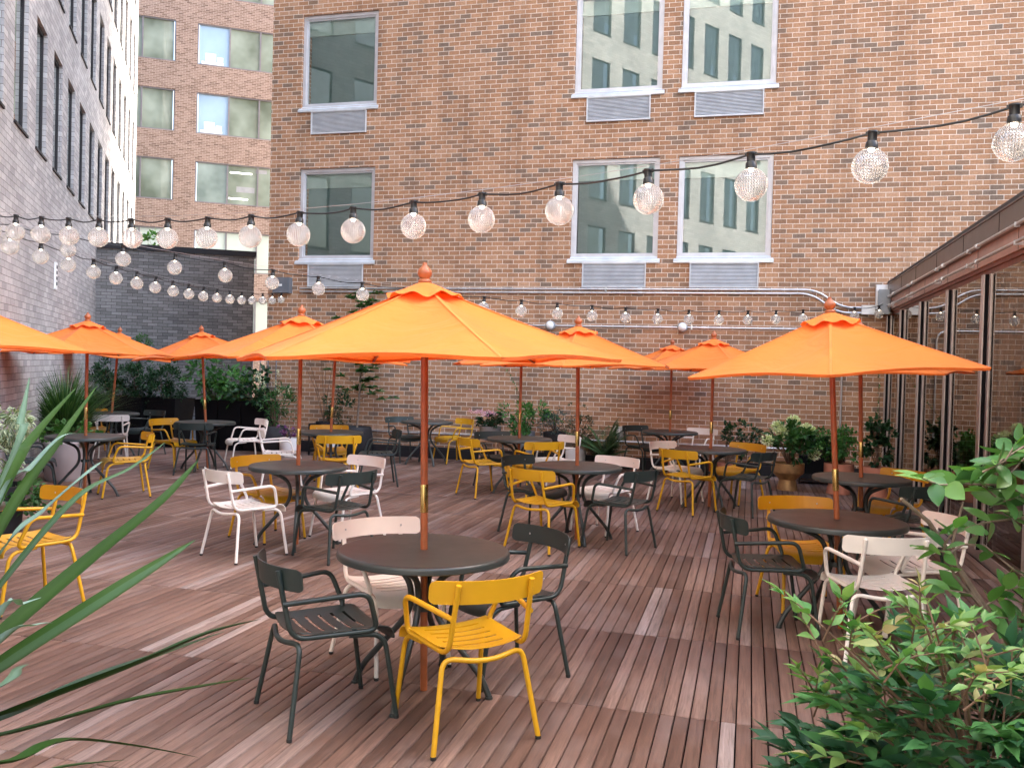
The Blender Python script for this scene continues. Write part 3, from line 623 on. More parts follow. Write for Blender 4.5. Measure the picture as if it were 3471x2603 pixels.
# ------------------------------------------------------------------ furniture
def build_sheet(faces_v, faces_f, th):
    bm=bmesh.new(); vs=[bm.verts.new(p) for p in faces_v]
    for f in faces_f: bm.faces.new([vs[i] for i in f])
    for v in [v for v in bm.verts if not v.link_faces]: bm.verts.remove(v)
    bmesh.ops.recalc_face_normals(bm,faces=bm.faces[:])
    bmesh.ops.solidify(bm,geom=bm.faces[:],thickness=th)
    me=bpy.data.meshes.new('sheet'); bm.to_mesh(me); bm.free(); return me
def chair_meshes():
    out=[]
    # seat: slightly dished pan with five slots and a waterfall front edge
    ysl=[-.205,-.19]
    for k in range(5): y=-.135+.066*k; ysl+=[y-.0085,y+.0085]
    ysl+=[.175,.20,.222,.238,.248,.252,.253]
    dz={.20:-.002,.222:-.010,.238:-.022,.248:-.037,.252:-.052,.253:-.068}
    xs=[-1,-.985,-.93,-.82,-.66,-.5,-.33,-.16,0,.16,.33,.5,.66,.82,.93,.985,1]
    V=[];Fc=[]; nx=len(xs)
    for y in ysl:
        t=(y+.205)/.46; hw=.205+.018*t
        if y<-.2: hw*=.93
        for x in xs:
            z=.452-.017*(1-x*x)+dz.get(y,0)+(.010*max(0,(-y-.12)/.09)**2)
            z+= .006*abs(x)**6
            V.append((x*hw, y+(-.02*(1-x*x) if y<-.15 else 0)+(.012*(1-x*x) if y>.2 else 0), z))
    slots={2,4,6,8,10}
    for j in range(len(ysl)-1):
        for i in range(nx-1):
            cx_=(xs[i]+xs[i+1])/2
            if j in slots and abs(cx_)<.68 and True: continue
            a=j*nx+i; Fc.append((a,a+1,a+nx+1,a+nx))
    out.append(('seat',build_sheet(V,Fc,.004),40))
    # backrest: curved plate with rounded corners
    V=[];Fc=[]; n=16; zs=[.668,.671,.680,.695,.72,.745,.760,.769,.772]
    for z in zs:
        k=min(z-.668,.772-z); ins=.022*(1-min(1,k/.02))**2
        for i in range(n+1):
            t=-1+2*i/n; x=t*(.287-ins); V.append((x,-.324+.10*(x/.287)**2-.12*(z-.652),z))
    for j in range(len(zs)-1):
        for i in range(n): a=j*(n+1)+i; Fc.append((a,a+1,a+n+2,a+n+1))
    out.append(('backrest',build_sheet(V,Fc,.006),60))
    r=.0128
    for sx in (-1,1):
        m_=MB(); m_.tube(fillet([(sx*.182,-.312,.758),(sx*.192,-.245,.437),(sx*.214,.165,.437),(sx*.262,.098,.632),(sx*.194,-.288,.604)],[.075,.05,.06],6),r,8)
        me=m_.build('t',M['dark'],None,50); out.append(('armrest',me.data,None)); bpy.data.objects.remove(me)
    for sx in (-1,1):
        m_=MB(); m_.tube(fillet([(sx*.263,-.268,.012),(sx*.200,-.205,.412),(sx*.09,-.232,.398)],[.06],6),r,8); me=m_.build('t',M['dark'],None,50); out.append(('leg',me.data,None)); bpy.data.objects.remove(me)
        m_=MB(); m_.tube(fillet([(sx*.226,.268,.012),(sx*.206,.205,.412),(sx*.200,.03,.424)],[.075],6),r,8); me=m_.build('t',M['dark'],None,50); out.append(('leg',me.data,None)); bpy.data.objects.remove(me)
    m_=MB(); m_.tube([(-.092,-.232,.398),(-.045,-.241,.394),(0,-.244,.393),(.045,-.241,.394),(.092,-.232,.398)],r,8,False); me=m_.build('t',M['dark'],None,180); out.append(('stretcher',me.data,None)); bpy.data.objects.remove(me)
    return out
CM=chair_meshes()
def screw_mesh(sx):
    m_=MB()
    if 1:
        x=sx*.182; y=-.324+.10*(x/.287)**2-.12*(.72-.652)+.0065
        m_.tube([(x,y-.001,.72),(x,y+.0025,.72)],.0062,8)
    me=m_.build('t',M['galv'],None); d=me.data; bpy.data.objects.remove(me); return d
SCR=[screw_mesh(-1),screw_mesh(1)]
m_=MB(); m_.lathe([(0.001,0),(.0125,0),(.0136,.004),(.0136,.016),(.0105,.0165)],8); _o=m_.build('t',M['rubber'],None,50); CAPM=_o.data; bpy.data.objects.remove(_o)
FEET=[(-.263,-.268),(-.226,.268),(.263,-.268),(.226,.268)]
proto={}
def make_chair(color):
    t=thing('armchair','x','chair')
    nl=0
    for (nm,me,sm) in CM:
        me2=me.copy(); me2.materials.clear()
        o=link(nm,me2,M[color],t,sm if sm else 50)
        if nm=='backrest':
            for q in SCR: s2=bpy.data.objects.new('screw',q); COL.objects.link(s2); s2.parent=o
        if nm=='leg':
            c2=bpy.data.objects.new('foot_cap',CAPM); COL.objects.link(c2); c2.parent=o; c2.location=(*FEET[nl],0); nl+=1
    proto[color]=t; return t
def chair(x,y,fx,fy,color,label):
    rz=math.atan2(-fx,fy)
    grp={'yellow':'yellow armchairs','dark':'dark grey armchairs','white':'off-white armchairs'}[color]
    if color not in proto:
        t=make_chair(color); t.location=(x,y,0); t.rotation_euler=(0,0,rz); t['label']=label; t['group']=grp; return t
    return dup(proto[color],(x,y,0),rz,label,grp)
TB=dict(T1=(-1.62,4.42,0),T2=(.59,6.41,17),T3=(1.05,9.17,45),T4=(-1.65,8.87,25),T5=(-3.03,11.93,40),T6=(-1.23,14.69,30),T7=(-.46,11.69,30),T8=(-4.05,7.6,25),T9=(-5.65,11.53,30),T10=(-5.36,14.62,40),T11=(-8.13,12.26,10),T12=(-7.77,9.23,30),T13=(-10.67,13.3,30),T14=(-4.98,4.5,20))
CH=[
(-1.27,4.03,-.69,.72,'yellow','bright yellow metal armchair nearest the viewer, back turned, at the front table'),
(-1.95,4.0,.69,.72,'dark','dark green-grey armchair left of the front table, side-on, next to the bright yellow one'),
(-1.30,4.86,-.68,-.73,'dark','dark green-grey armchair behind the front table on its right, backrest front showing'),
(-1.95,4.83,.75,-.66,'white','off-white armchair behind the front table on its left, backrest tinted pink'),
(-4.22,7.0,.42,.91,'white','off-white armchair with back turned, left of the second table from the left front'),
(-4.45,7.79,.9,-.44,'yellow','ochre armchair in shade between the off-white armchair and its table, left of centre'),
(-3.80,8.14,-.42,-.91,'white','off-white armchair right behind the left-centre table, with a dark one in front'),
(-3.51,7.25,-.91,.42,'dark','dark armchair, back turned, at the right of the left-centre table'),
(-6.22,11.2,.87,.5,'white','off-white armchair facing right, between the pots and the left-centre umbrella pole'),
(-5.93,12.08,.5,-.87,'yellow','ochre armchair mostly hidden behind a table in front of the small tree pot'),
(-5.22,10.85,-.51,.86,'yellow','yellow armchair with back turned in front of the table near the small tree'),
(-5.06,11.8,-.88,-.47,'dark','dark armchair facing left beside the table near the small tree pot'),
(-5.86,14.88,.75,-.66,'dark','dark armchair by the wall, left of the table without an umbrella'),
(-5.03,15.05,-.62,-.78,'yellow','yellow armchair by the wall, right of the table without an umbrella'),
(-3.37,11.41,.69,.72,'yellow','yellow armchair, back turned, left of the table before the pink flower tub'),
(-3.42,12.3,.65,-.76,'dark','dark armchair behind the table before the pink flower tub'),
(-2.66,11.38,-.63,.77,'yellow','yellow armchair, back turned, right front of the table before the pink flower tub'),
(-2.60,12.22,-.72,-.69,'white','off-white armchair behind a yellow one, next to the white pot by the wall'),
(-2.13,9.12,.92,-.40,'dark','dark armchair at the left rear of the right-centre table, behind a yellow one'),
(-1.85,8.33,.41,.91,'yellow','yellow armchair, back turned, at the left front of the right-centre table'),
(-1.46,9.42,-.43,-.9,'white','off-white armchair with pinkish backrest behind the right-centre table'),
(-1.19,8.62,-.91,.42,'dark','dark armchair, back turned, at the right front of the right-centre table'),
(-1.70,15.22,.73,-.69,'dark','dark armchair against the brick wall left of the farthest right table'),
(-.85,15.12,-.42,-.91,'white','off-white armchair against the brick wall right of the farthest right table'),
(-.90,11.97,.84,-.54,'white','off-white armchair behind the yellow one left of the table near the gold pot'),
(-.69,11.16,.53,.85,'yellow','yellow armchair, back turned, left front of the table near the gold pot'),
(-.14,12.24,-.55,-.83,'yellow','ochre armchair behind the dark one, nearest the gold pot'),
(-.03,11.34,-.87,.49,'dark','dark armchair, back turned, directly left of the gold pot'),
(1.36,9.62,-.72,-.70,'yellow','ochre armchair behind the rear right table, next to the glass wall'),
(1.33,8.68,-.65,.76,'dark','black-looking armchair, back turned, at the rear right table beside the glass wall'),
(.16,6.25,.96,.27,'dark','dark armchair side-on at the left of the right front table'),
(.42,6.95,.26,-.97,'yellow','ochre armchair behind the right front table, left of its pole'),
(.76,5.93,-.29,.96,'white','cream-white armchair, back turned, behind the leafy bush at the right front table'),
(1.07,6.56,-.95,-.31,'white','off-white armchair with pink-tinted backrest at the right of the right front table'),
(-8.53,12.05,.97,-.22,'yellow','ochre armchair before the black planters, left of the far left table'),
(-7.95,11.78,-.35,.94,'dark','dark armchair, back turned squarely, in front of the far left table'),
(-7.74,12.75,-.69,-.72,'white','off-white armchair right of the far left table, in front of black planters'),
(-7.42,9.49,-.70,-.71,'yellow','yellow armchair at the right of the table beside the variegated shrub'),
(-8.28,8.95,.75,.66,'dark','dark armchair half hidden by long leaves, left of the table by the variegated shrub'),
(-10.10,12.60,-.54,.84,'white','off-white armchair, back turned, at the leftmost rear table by the tall grass'),
(-10.35,13.72,-.25,-.97,'dark','dark armchair behind the leftmost rear table, against the black planters'),
(-11.2,13.5,.8,-.6,'yellow','ochre armchair almost hidden by grass at the leftmost rear table'),
(-4.73,5.07,-.36,-.93,'yellow','yellow armchair at the left edge behind the long strap leaves'),
]
for a in CH: chair(*a)
def table_meshes(t):
    m_=MB(); m_.lathe([(.018,.742),(.43,.744),(.440,.742),(.447,.735),(.449,.725),(.449,.708),(.444,.703),(.425,.702),(.018,.702)],64)
    m_.lathe([(.018,.702),(.018,.742)],16); m_.build('tabletop',M['table'],t,35)
    for k in range(4):
        a=R(90*k); c,s=math.cos(a),math.sin(a)
        pts=[(.30,.698),(.075,.60),(.058,.42),(.33,.105),(.372,.012)]
        m_=MB(); m_.tube(fillet([(q*c,q*s,z) for q,z in pts],[.17,.10,.08],7),.0165,10); m_.lathe([(.001,0),(.021,0),(.021,.013),(.016,.014)],10,(.372*c,.372*s,0))
        m_.build('leg',M['table'],t,50)
    m_=MB(); m_.lathe([(.028,.455),(.050,.455),(.050,.425),(.028,.425)],20); m_.build('collar',M['table'],t,40)
tabL=dict(T1='round dark metal table nearest the viewer, under the largest-looking orange umbrella',T2='round dark table at the right front, partly behind the cream-white armchair',T3='round dark table behind the right front one, next to the glass wall',T4='round dark table right of centre with four armchairs around it',T5='round dark table before the pink flower tub and the fluted grey pot',T6='round dark table farthest right, close to the brick wall',T7='round dark table left of the gold pot',T8='round dark table left of centre with a white and a dark armchair in front',T9='round dark table in front of the small tree pot',T10='round dark table by the wall without an umbrella',T11='round dark table in front of the black planters',T12='round dark table beside the variegated shrub at the left',T13='round dark table at the far left, behind the white armchair with its back turned',T14='round dark table mostly outside the left edge')
t0=None
for k,(x,y,a) in TB.items():
    if t0 is None: t0=thing('round_table',tabL[k],'table',(x,y,0),R(a),'round metal tables'); table_meshes(t0)
    else: dup(t0,(x,y,0),R(a),tabL[k],'round metal tables')
def umbrella_meshes(t):
    RC,ZT,ZR=1.02,2.118,1.728
    m_=MB(); m_.lathe([(.0001,0.004),(.019,.004),(.019,.935)],14); m_.build('lower_pole',M['pole'],t,50)
    m_=MB(); m_.lathe([(.0205,.935),(.0212,.938),(.0212,1.078),(.0205,1.081)],16); m_.build('ferrule',M['brass'],t,60)
    m_=MB(); m_.lathe([(.019,1.081),(.019,2.14)],14); m_.build('upper_pole',M['pole'],t,50)
    # canopy
    V=[];Fc=[]; nr,ns=12,10
    for i in range(nr+1):
        tt=.05+.95*i/nr
        for k in range(6*ns):
            sec,f=divmod(k,ns); ph=-R(30)+R(60)*f/ns
            rim=math.cos(R(30))/math.cos(ph)           # straight edge between the corners
            edge=abs(ph)/R(30)                          # 1 at a rib, 0 mid panel
            sc=1-.03*(1-edge**2)*tt**3
            r=RC*tt*rim*sc
            z=ZT-(ZT-ZR)*tt -.034*math.sin(math.pi*tt)*(1-edge**1.5) -.008*math.sin(math.pi*tt)
            z+=.026*(1-edge**2)*tt**7
            z+=.0025*math.sin(31*tt+7*sec)*(1-edge)*tt
            if edge>.999: z+=.006
            a=R(60)*sec+R(60)*f/ns
            V.append((r*math.sin(a),-r*math.cos(a),z))
    n=6*ns
    for i in range(nr):
        for k in range(n): Fc.append((i*n+k,i*n+(k+1)%n,(i+1)*n+(k+1)%n,(i+1)*n+k))
    m_=MB(); m_.add(V,Fc); co=m_.build('canopy',M['canvas'],t,38)
    # stitched seam tapes over the six ribs
    for sec in range(6):
        a=R(60)*sec; d=Vector((math.sin(a),-math.cos(a),0)); sd=Vector((math.cos(a),math.sin(a),0)); vs=[]
        for i in range(nr+1):
            q=Vector(V[i*6*ns+sec*ns]); vs+=[q+sd*.009+Vector((0,0,-.0005)),q+Vector((0,0,.0028)),q-sd*.009+Vector((0,0,-.0005))]
        fs=[]
        for i in range(nr): b=3*i; fs+=[(b,b+1,b+4,b+3),(b+1,b+2,b+5,b+4)]
        m_=MB(); m_.add(vs,fs); m_.build('seam',M['seam'],co,60)
    # hem
    m_=MB(); b=nr*n
    V2=[V[b+k] for k in range(n)]+[(V[b+k][0]*.992,V[b+k][1]*.992,V[b+k][2]-.016) for k in range(n)]
    m_.add(V2,[(k,(k+1)%n,n+(k+1)%n,n+k) for k in range(n)]); m_.build('hem',M['canvas'],co,40)
    # vent cap with a wavy edge
    V=[];Fc=[]; nr2=5; n2=72
    for i in range(nr2+1):
        tt=.09+.91*i/nr2
        for k in range(n2):
            a=2*math.pi*k/n2; f=((a/R(60))%1-.5)*R(60); rim=.5*(1+math.cos(R(30))/math.cos(f))
            r=.205*tt*rim; z=2.142-.082*tt+.011*math.sin(a*9+.6)*tt**4+.008*math.sin(a*5)*tt**4
            V.append((r*math.sin(a),-r*math.cos(a),z))
    for i in range(nr2):
        for k in range(n2): Fc.append((i*n2+k,i*n2+(k+1)%n2,(i+1)*n2+(k+1)%n2,(i+1)*n2+k))
    m_=MB(); m_.add(V,Fc); m_.build('vent_cap',M['canvas'],t,50)
    m_=MB(); m_.lathe([(.001,2.13),(.034,2.131),(.036,2.138),(.030,2.146),(.024,2.150),(.029,2.158),(.0375,2.173),(.038,2.186),(.031,2.200),(.019,2.211),(.0125,2.222),(.012,2.232),(.001,2.236)],20); m_.build('finial',M['pole'],t,60)
    m_=MB(); m_.lathe([(.020,1.82),(.034,1.825),(.034,1.865),(.020,1.87)],14); m_.build('runner',M['pole'],t,40)
    m_=MB(); m_.lathe([(.020,2.06),(.034,2.062),(.034,2.10),(.020,2.10)],14); m_.build('hub',M['pole'],t,40)
    for s_ in range(6):
        a=R(60)*(s_)-0; a=a+R(0)
        # ribs run under the six seams
        ang=R(60)*s_+R(0)
        d=Vector((math.sin(ang-0),-math.cos(ang-0),0))
        m_=MB(); m_.tube([d*.03+Vector((0,0,2.085)),d*(RC*.985)+Vector((0,0,ZR-.006))],[.0085,.0065],6)
        rb=m_.build('rib',M['pole'],t,50)
        m_=MB(); m_.tube([d*.034+Vector((0,0,1.845)),d*.45+Vector((0,0,1.915))],.0065,6); m_.build('strut',M['pole'],rb,50)
UM=[('T1',24,-.022,'orange umbrella in the front centre, the largest-looking one'),
('T2',40,-.065,'orange umbrella at the right front, overlapping the glass wall'),
('T3',20,-.038,'orange umbrella mostly hidden behind the right front one, red underside showing'),
('T4',-12,-.018,'orange umbrella right of centre, partly behind the front one'),
('T5',10,0,'orange umbrella almost hidden behind the front centre canopy, before the pink flower tub'),
('T6',25,-.002,'orange umbrella farthest back on the right, by the brick wall'),
('T7',5,-.002,'orange umbrella over the table left of the gold pot'),
('T8',-22,0,'orange umbrella left of centre, half covered by the front one'),
('T9',30,.033,'orange umbrella hidden behind the left-centre canopies, over the table by the tree pot'),
('T11',-12,-.066,'orange umbrella over the table in front of the black planters'),
('T12',3,0,'orange umbrella at the left, beside the variegated shrub'),
('T13',20,.080,'leaning orange umbrella at the far left rear, finial peeping over another canopy'),
('T14',30,0,'orange umbrella cut off by the left edge')]
u0=None
for (k,ang,lean,lbl) in UM:
    x,y,_=TB[k]
    # 'ang' turns one corner from "towards the camera" to the right
    base=Vector((x,y,0))-CAMR*lean*.74
    rz=-math.atan2(CAMF.x,CAMF.y)+R(ang)
    if u0 is None: u0=thing('umbrella',lbl,'umbrella',base,rz,'orange patio umbrellas'); umbrella_meshes(u0); o=u0
    else: o=dup(u0,base,rz,lbl,'orange patio umbrellas')
    q=Matrix.Rotation(lean,3,CAMF) @ Matrix.Rotation(rz,3,'Z')
    o.rotation_euler=q.to_euler()

# ------------------------------------------------------------------ string lights
GR=.07
def globe_mesh():
    m_=MB(); prof=[]
    for i in range(19):
        th=math.pi*(0.0+i/18); r=GR*math.sin(th); z=-GR*math.cos(th)
        prof.append((max(.0006,r),z))
    prof=[p for p in prof if not (p[1]>0 and p[0]<.023)]+[(.022,.0685)]
    m_.lathe(prof,32,(0,0,-.07),uv=True); o=m_.build('t',M['bulb'],None,180,uvmap=True); d=o.data; bpy.data.objects.remove(o); return d
def sock_mesh():
    m_=MB(); m_.lathe([(.001,.068),(.020,.068),(.021,.062),(.018,.058),(.018,.028),(.0225,.024),(.0245,.010),(.0245,0.0),(.018,-.002)],16); m_.box(-.026,.026,-.006,.006,.052,.066)
    o=m_.build('t',M['black'],None,40); d=o.data; bpy.data.objects.remove(o); return d
def led_mesh():
    m_=MB(); m_.lathe([(.001,-.016),(.009,-.014),(.012,-.006),(.012,-.001)],10); o=m_.build('t',M['led'],None,60); d=o.data; bpy.data.objects.remove(o); return d
GM,SM,LM=globe_mesh(),sock_mesh(),led_mesh()
def string(P0,P1,sag,g,n,label,ext0=0,extP=None,tail=None):
    P0,P1=Vector(P0),Vector(P1)
    def pt(i):
        t=i/(n-1); t=t+g*t*(1-t); q=P0.lerp(P1,t); q.z-=sag*4*t*(1-t); return q
    t_=thing('string_light',label,'string lights',(0,0,0),0,'globe string lights')
    ids=list(range(-ext0,n)); pts=[]; 
    for i in ids: pts.append(pt(i)+Vector((0,0,.085)))
    cab=[];wire=[]
    for i in range(len(pts)-1):
        for k in range(6):
            s=k/6; q=pts[i].lerp(pts[i+1],s); wob=.020*math.sin(math.pi*s)+.004*math.sin(9.1*i+5*s)*math.sin(math.pi*s)
            cab.append(q-Vector((0,0,wob)))
    cab.append(pts[-1]); wire=[q+Vector((0,0,.022)) for q in pts]
    if extP is not None: cab=[Vector(extP)]+cab; wire=[Vector(extP)+Vector((0,0,.05))]+wire
    if tail is not None: cab.append(Vector(tail)); wire.append(Vector(tail)+Vector((0,0,.04)))
    m_=MB(); m_.tube(cab,.0048,6); m_.build('cable',M['cable'],t_,60)
    m_=MB(); m_.tube(wire,.0016,5); m_.build('support_wire',M['wire'],t_,60)
    for j,i in enumerate(ids):
        q=pts[j]-Vector((0,0,.06)); dirv=(pts[min(j+1,len(pts)-1)]-pts[max(j-1,0)])
        so=bpy.data.objects.new('socket',SM); COL.objects.link(so); so.parent=t_; so.location=q; so.rotation_euler=(rr.uniform(-.06,.06),rr.uniform(-.06,.06),math.atan2(dirv.y,dirv.x))
        go=bpy.data.objects.new('globe',GM); COL.objects.link(go); go.parent=so
        lo=bpy.data.objects.new('lamp',LM); COL.objects.link(lo); lo.parent=so
string((-5.682,5.927,2.718),(.901,3.654,2.615),.167,-.142,17,'nearest globe light string sweeping across the frame up to the right edge',2,(-6.75,6.3,2.80),(2.08,3.25,2.80))
string((-6.255,6.466,2.679),(-8.75,15.6,2.93),.166,-.129,17,'globe light string running to the grey box at the left corner of the brick wall',0,(-6.72,6.35,2.78),(-8.80,15.62,3.06))
string((-6.486,6.721,2.784),(1.95,15.40,2.755),.34,-.124,24,'globe light string crossing behind the umbrellas to the pavilion eave corner',0,(-6.9,6.55,2.87),(2.03,15.45,2.88))

# ------------------------------------------------------------------ plants
def leaf_template(nl=6, prof=None, fold=.25, droop=.25):
    """unit leaf along +Y, two strips folded on the midrib"""
    prof=prof or [0.0,.62,1.0,.90,.58,.24,0.0]
    V=[];E=[]
    for i in range(nl+1):
        t=i/nl; w=.5*prof[i]; z=-droop*t*t
        V+=[(-w,t,z+fold*w),(0,t,z),(w,t,z+fold*w)]; E+=[1 if w>0.02 else .6,0.0,1 if w>.02 else .6]
    Q=[]
    for i in range(nl):
        a=3*i; Q+=[(a,a+1,a+4,a+3),(a+1,a+2,a+5,a+4)]
    return np.array(V),np.array(Q),np.array(E)
LT=leaf_template(); LT2=leaf_template(3,[0.05,.95,.8,0.0],.2,.2); LT_R=leaf_template(5,[0.1,.75,1.0,.92,.6,0.0],.22,.15); LT_N=leaf_template(3,[.25,1.0,.8,.0],.1,.35)
def leaves(P, D, Lg, Wd, T=LT, up=(0,0,1), jit=.4, rnd=None):
    P=np.asarray(P,float); D=np.asarray(D,float); n=len(P)
    D=D/np.linalg.norm(D,axis=1,keepdims=True)
    U=np.tile(np.array(up,float),(n,1))+rng.normal(size=(n,3))*jit
    X=np.cross(D,U); X/=np.maximum(np.linalg.norm(X,axis=1,keepdims=True),1e-6); Zv=np.cross(X,D)
    Lg=np.broadcast_to(np.asarray(Lg,float),(n,)); Wd=np.broadcast_to(np.asarray(Wd,float),(n,))
    tv,tq,te=T
    V=P[:,None,:]+X[:,None,:]*(tv[None,:,0:1]*Wd[:,None,None])+D[:,None,:]*(tv[None,:,1:2]*Lg[:,None,None])+Zv[:,None,:]*(np.where(tv[None,:,2:3]>-9,tv[None,:,2:3],0)*(Lg*.6)[:,None,None])
    V=V.reshape(-1,3); Q=(tq[None]+(np.arange(n)*len(tv))[:,None,None]).reshape(-1,4)
    rv=rng.random(n) if rnd is None else np.asarray(rnd)
    return V,Q,np.repeat(np.clip(rv,0,1),len(tq)),np.tile(te,n)
def cat(parts):
    V=[];Q=[];RR=[];EE=[];o=0
    for v,q,r,e in parts: V.append(v);Q.append(q+o);RR.append(r);EE.append(e);o+=len(v)
    return np.concatenate(V),np.concatenate(Q),np.concatenate(RR),np.concatenate(EE)
def foliage(parts,mt,parent,name='foliage',edge=False,smooth=False):
    V,Q,RR,EE=cat(parts); return npmesh(name,V,Q,M[mt],parent,RR,EE if edge else None,smooth)
def unit(n): d=rng.normal(size=(n,3)); return d/np.linalg.norm(d,axis=1,keepdims=True)
def shrub(name,label,catg,c,rad,nclump,per,Lf,Wf,mt,base=None,T=LT,stem='twig',flat=.35,group=None,updir=.25,edge=False,stems=True,sprd=.16,shape=None,parent=None,jit=.6):
    """clumped leaf crown: clump centres through an uneven ellipsoid, leaves pointing out of each clump"""
    c=np.array(c,float); rad=np.array(rad,float)
    t=parent or thing(name,label,catg,(float(c[0]),float(c[1]),0) if base is None else (float(base[0]),float(base[1]),0),0,group)
    off=np.array(t.location)
    d=unit(nclump); rr_=rng.random(nclump)**.45*(.72+.42*rng.random(nclump))
    CC=d*rr_[:,None]*rad
    if shape=='up': CC[:,:2]*= (0.55+.6*np.clip((CC[:,2]/rad[2]+1)/2,0,1))[:,None]
    if shape=='down': CC[:,:2]*= (1.15-.65*np.clip((CC[:,2]/rad[2]+1)/2,0,1))[:,None]
    CC+=c
    n=nclump*per; idx=np.repeat(np.arange(nclump),per)
    ld=unit(n); outd=(CC-c)/rad; outd/=np.maximum(np.linalg.norm(outd,axis=1,keepdims=True),1e-3)
    D=ld*.9+outd[idx]*.75+np.array([0,0,updir])
    P=CC[idx]+ld*rng.random((n,1))*sprd*rad.min()*1.6
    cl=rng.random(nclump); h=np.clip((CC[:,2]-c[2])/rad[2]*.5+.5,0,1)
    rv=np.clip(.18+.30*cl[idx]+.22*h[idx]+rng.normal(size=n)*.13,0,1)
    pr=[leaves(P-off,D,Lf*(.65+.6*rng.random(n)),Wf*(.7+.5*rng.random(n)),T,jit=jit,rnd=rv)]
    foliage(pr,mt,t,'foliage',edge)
    if stems:
        b=Vector(base) if base is not None else Vector((c[0],c[1],c[2]-rad[2]))
        m_=MB()
        for i in range(0,nclump,max(1,nclump//14)):
            e=Vector(CC[i]); mid=b.lerp(e,.5)+Vector((rng.normal()*.03,rng.normal()*.03,.04))
            m_.tube([b-Vector(off),mid-Vector(off),e-Vector(off)],[.007,.005,.0025],5,False)
        m_.build('stems',M[stem],t,60)
    return t
def pot(name,label,prof,loc,mt,n=32,soil=None,group=None,catg='pot',sm=35):
    t=thing(name,label,catg,(loc[0],loc[1],loc[2] if len(loc)>2 else 0),0,group)
    m_=MB(); m_.lathe(prof,n); m_.build('shell',M[mt],t,sm)
    if soil:
        m_=MB(); m_.lathe([(.001,soil[1]),(soil[0],soil[1]-.004)],20); m_.build('soil',M['soil'],t)
    return t
def sqpot(label,x,y,wb,wt,h,mt='planter',group=None,rz=0,name='planter',d=None):
    t=thing(name,label,'planter',(x,y,0),rz,group)
    b,tt=wb/2,wt/2; k=(d or wt)/wt; m_=MB(); i=tt-.03
    v=[(-b,-b*k,0),(b,-b*k,0),(b,b*k,0),(-b,b*k,0),(-tt,-tt*k,h),(tt,-tt*k,h),(tt,tt*k,h),(-tt,tt*k,h),(-i,-i*k,h),(i,-i*k,h),(i,i*k,h),(-i,i*k,h),(-i,-i*k,h-.08),(i,-i*k,h-.08),(i,i*k,h-.08),(-i,i*k,h-.08)]
    m_.add(v,[(0,3,2,1),(0,1,5,4),(1,2,6,5),(2,3,7,6),(3,0,4,7),(4,5,9,8),(5,6,10,9),(6,7,11,10),(7,4,8,11),(8,9,13,12),(9,10,14,13),(10,11,15,14),(11,8,12,15)]); m_.build('shell',M[mt],t)
    m_=MB(); m_.add([v[12],v[13],v[14],v[15]],[(0,1,2,3)]); m_.build('soil',M['soil'],t); return t
# --- black planters along the far left edge
gP='tall black planters along the back'
for k,(x,lab) in enumerate(((-12.30,'tall black tapered planter at the left end of the row, behind the grass'),(-11.62,'tall black tapered planter in the middle of the left group under evergreen shrubs'),(-10.93,'tall black tapered planter at the right of the left group, just left of the gap'))):
    sqpot(lab,x,15.3-.06*(2-k),.50,.66,.94,group=gP)
for k,(x,lab) in enumerate(((-10.02,'tall black planter just right of the gap, with large pale leaves above'),(-9.52,'tall black planter second after the gap in the right group'),(-9.02,'tall black planter at the right end, beside the brick corner'))):
    sqpot(lab,x,15.35,.42,.50,.94,group=gP)
shrub('evergreen_shrub','dense dark evergreen shrub in the left black planter by the grass','shrub',(-12.15,15.2,1.22),(.66,.44,.52),64,46,.055,.027,'l_dark',T=LT2,base=(-12.15,15.2,.85),group='evergreen shrubs in black planters')
shrub('evergreen_shrub','dense dark evergreen shrub in the right planter of the left group, upright shoots','shrub',(-11.0,15.25,1.20),(.60,.42,.50),64,46,.055,.027,'l_dark',T=LT2,base=(-11.0,15.25,.85),group='evergreen shrubs in black planters')
shrub('evergreen_shrub','dark evergreen shrub in the middle black planter, below the little standard tree','shrub',(-11.62,15.25,1.18),(.48,.40,.42),44,44,.055,.027,'l_dark',T=LT2,base=(-11.62,15.25,.85),group='evergreen shrubs in black planters')
t=thing('standard_tree','small weeping standard tree rising above the black planters by the dark wall','tree',(-11.95,15.6,0))
shrub('','','',(-11.95,15.6,1.93),(.36,.34,.30),30,34,.05,.02,'l_mid',T=LT2,base=(-11.95,15.6,1.7),parent=t,shape='down',updir=-.5)
shrub('','','',(-11.95,15.6,1.50),(.20,.18,.34),14,30,.05,.02,'l_dark',T=LT2,parent=t,stems=False,updir=-.6)
m_=MB(); m_.tube([(0,0,.85),(.01,0,1.4),(0,0,1.85)],.014,7); m_.build('trunk',M['bark'],t,60)
shrub('leafy_shrub','loose shrub with large pale green leaves in the right black planters','shrub',(-10.0,15.3,1.35),(.50,.36,.50),34,12,.13,.065,'l_mid',T=LT_R,base=(-10.0,15.3,.88),stem='greenstem',updir=-.1)
shrub('leafy_shrub','large-leaved green shrub above the middle of the right black planters','shrub',(-9.5,15.25,1.22),(.42,.34,.40),26,12,.12,.06,'l_bright',T=LT_R,base=(-9.5,15.3,.88),stem='greenstem',updir=-.2)
shrub('climbing_shrub','dark glossy round-leaved climber spilling over the black planter at the brick corner','shrub',(-9.05,15.22,1.18),(.42,.34,.44),34,14,.085,.07,'l_dark',T=LT_R,base=(-9.02,15.3,.88),updir=-.25)
tr=thing('trellis','slim grey plant trellis standing behind the climber at the brick corner','trellis',(-9.05,15.55,0))
m_=MB()
for k in range(4): m_.tube([(-.26+.17*k,0,.7),(-.26+.17*k,0,1.86)],.012,6)
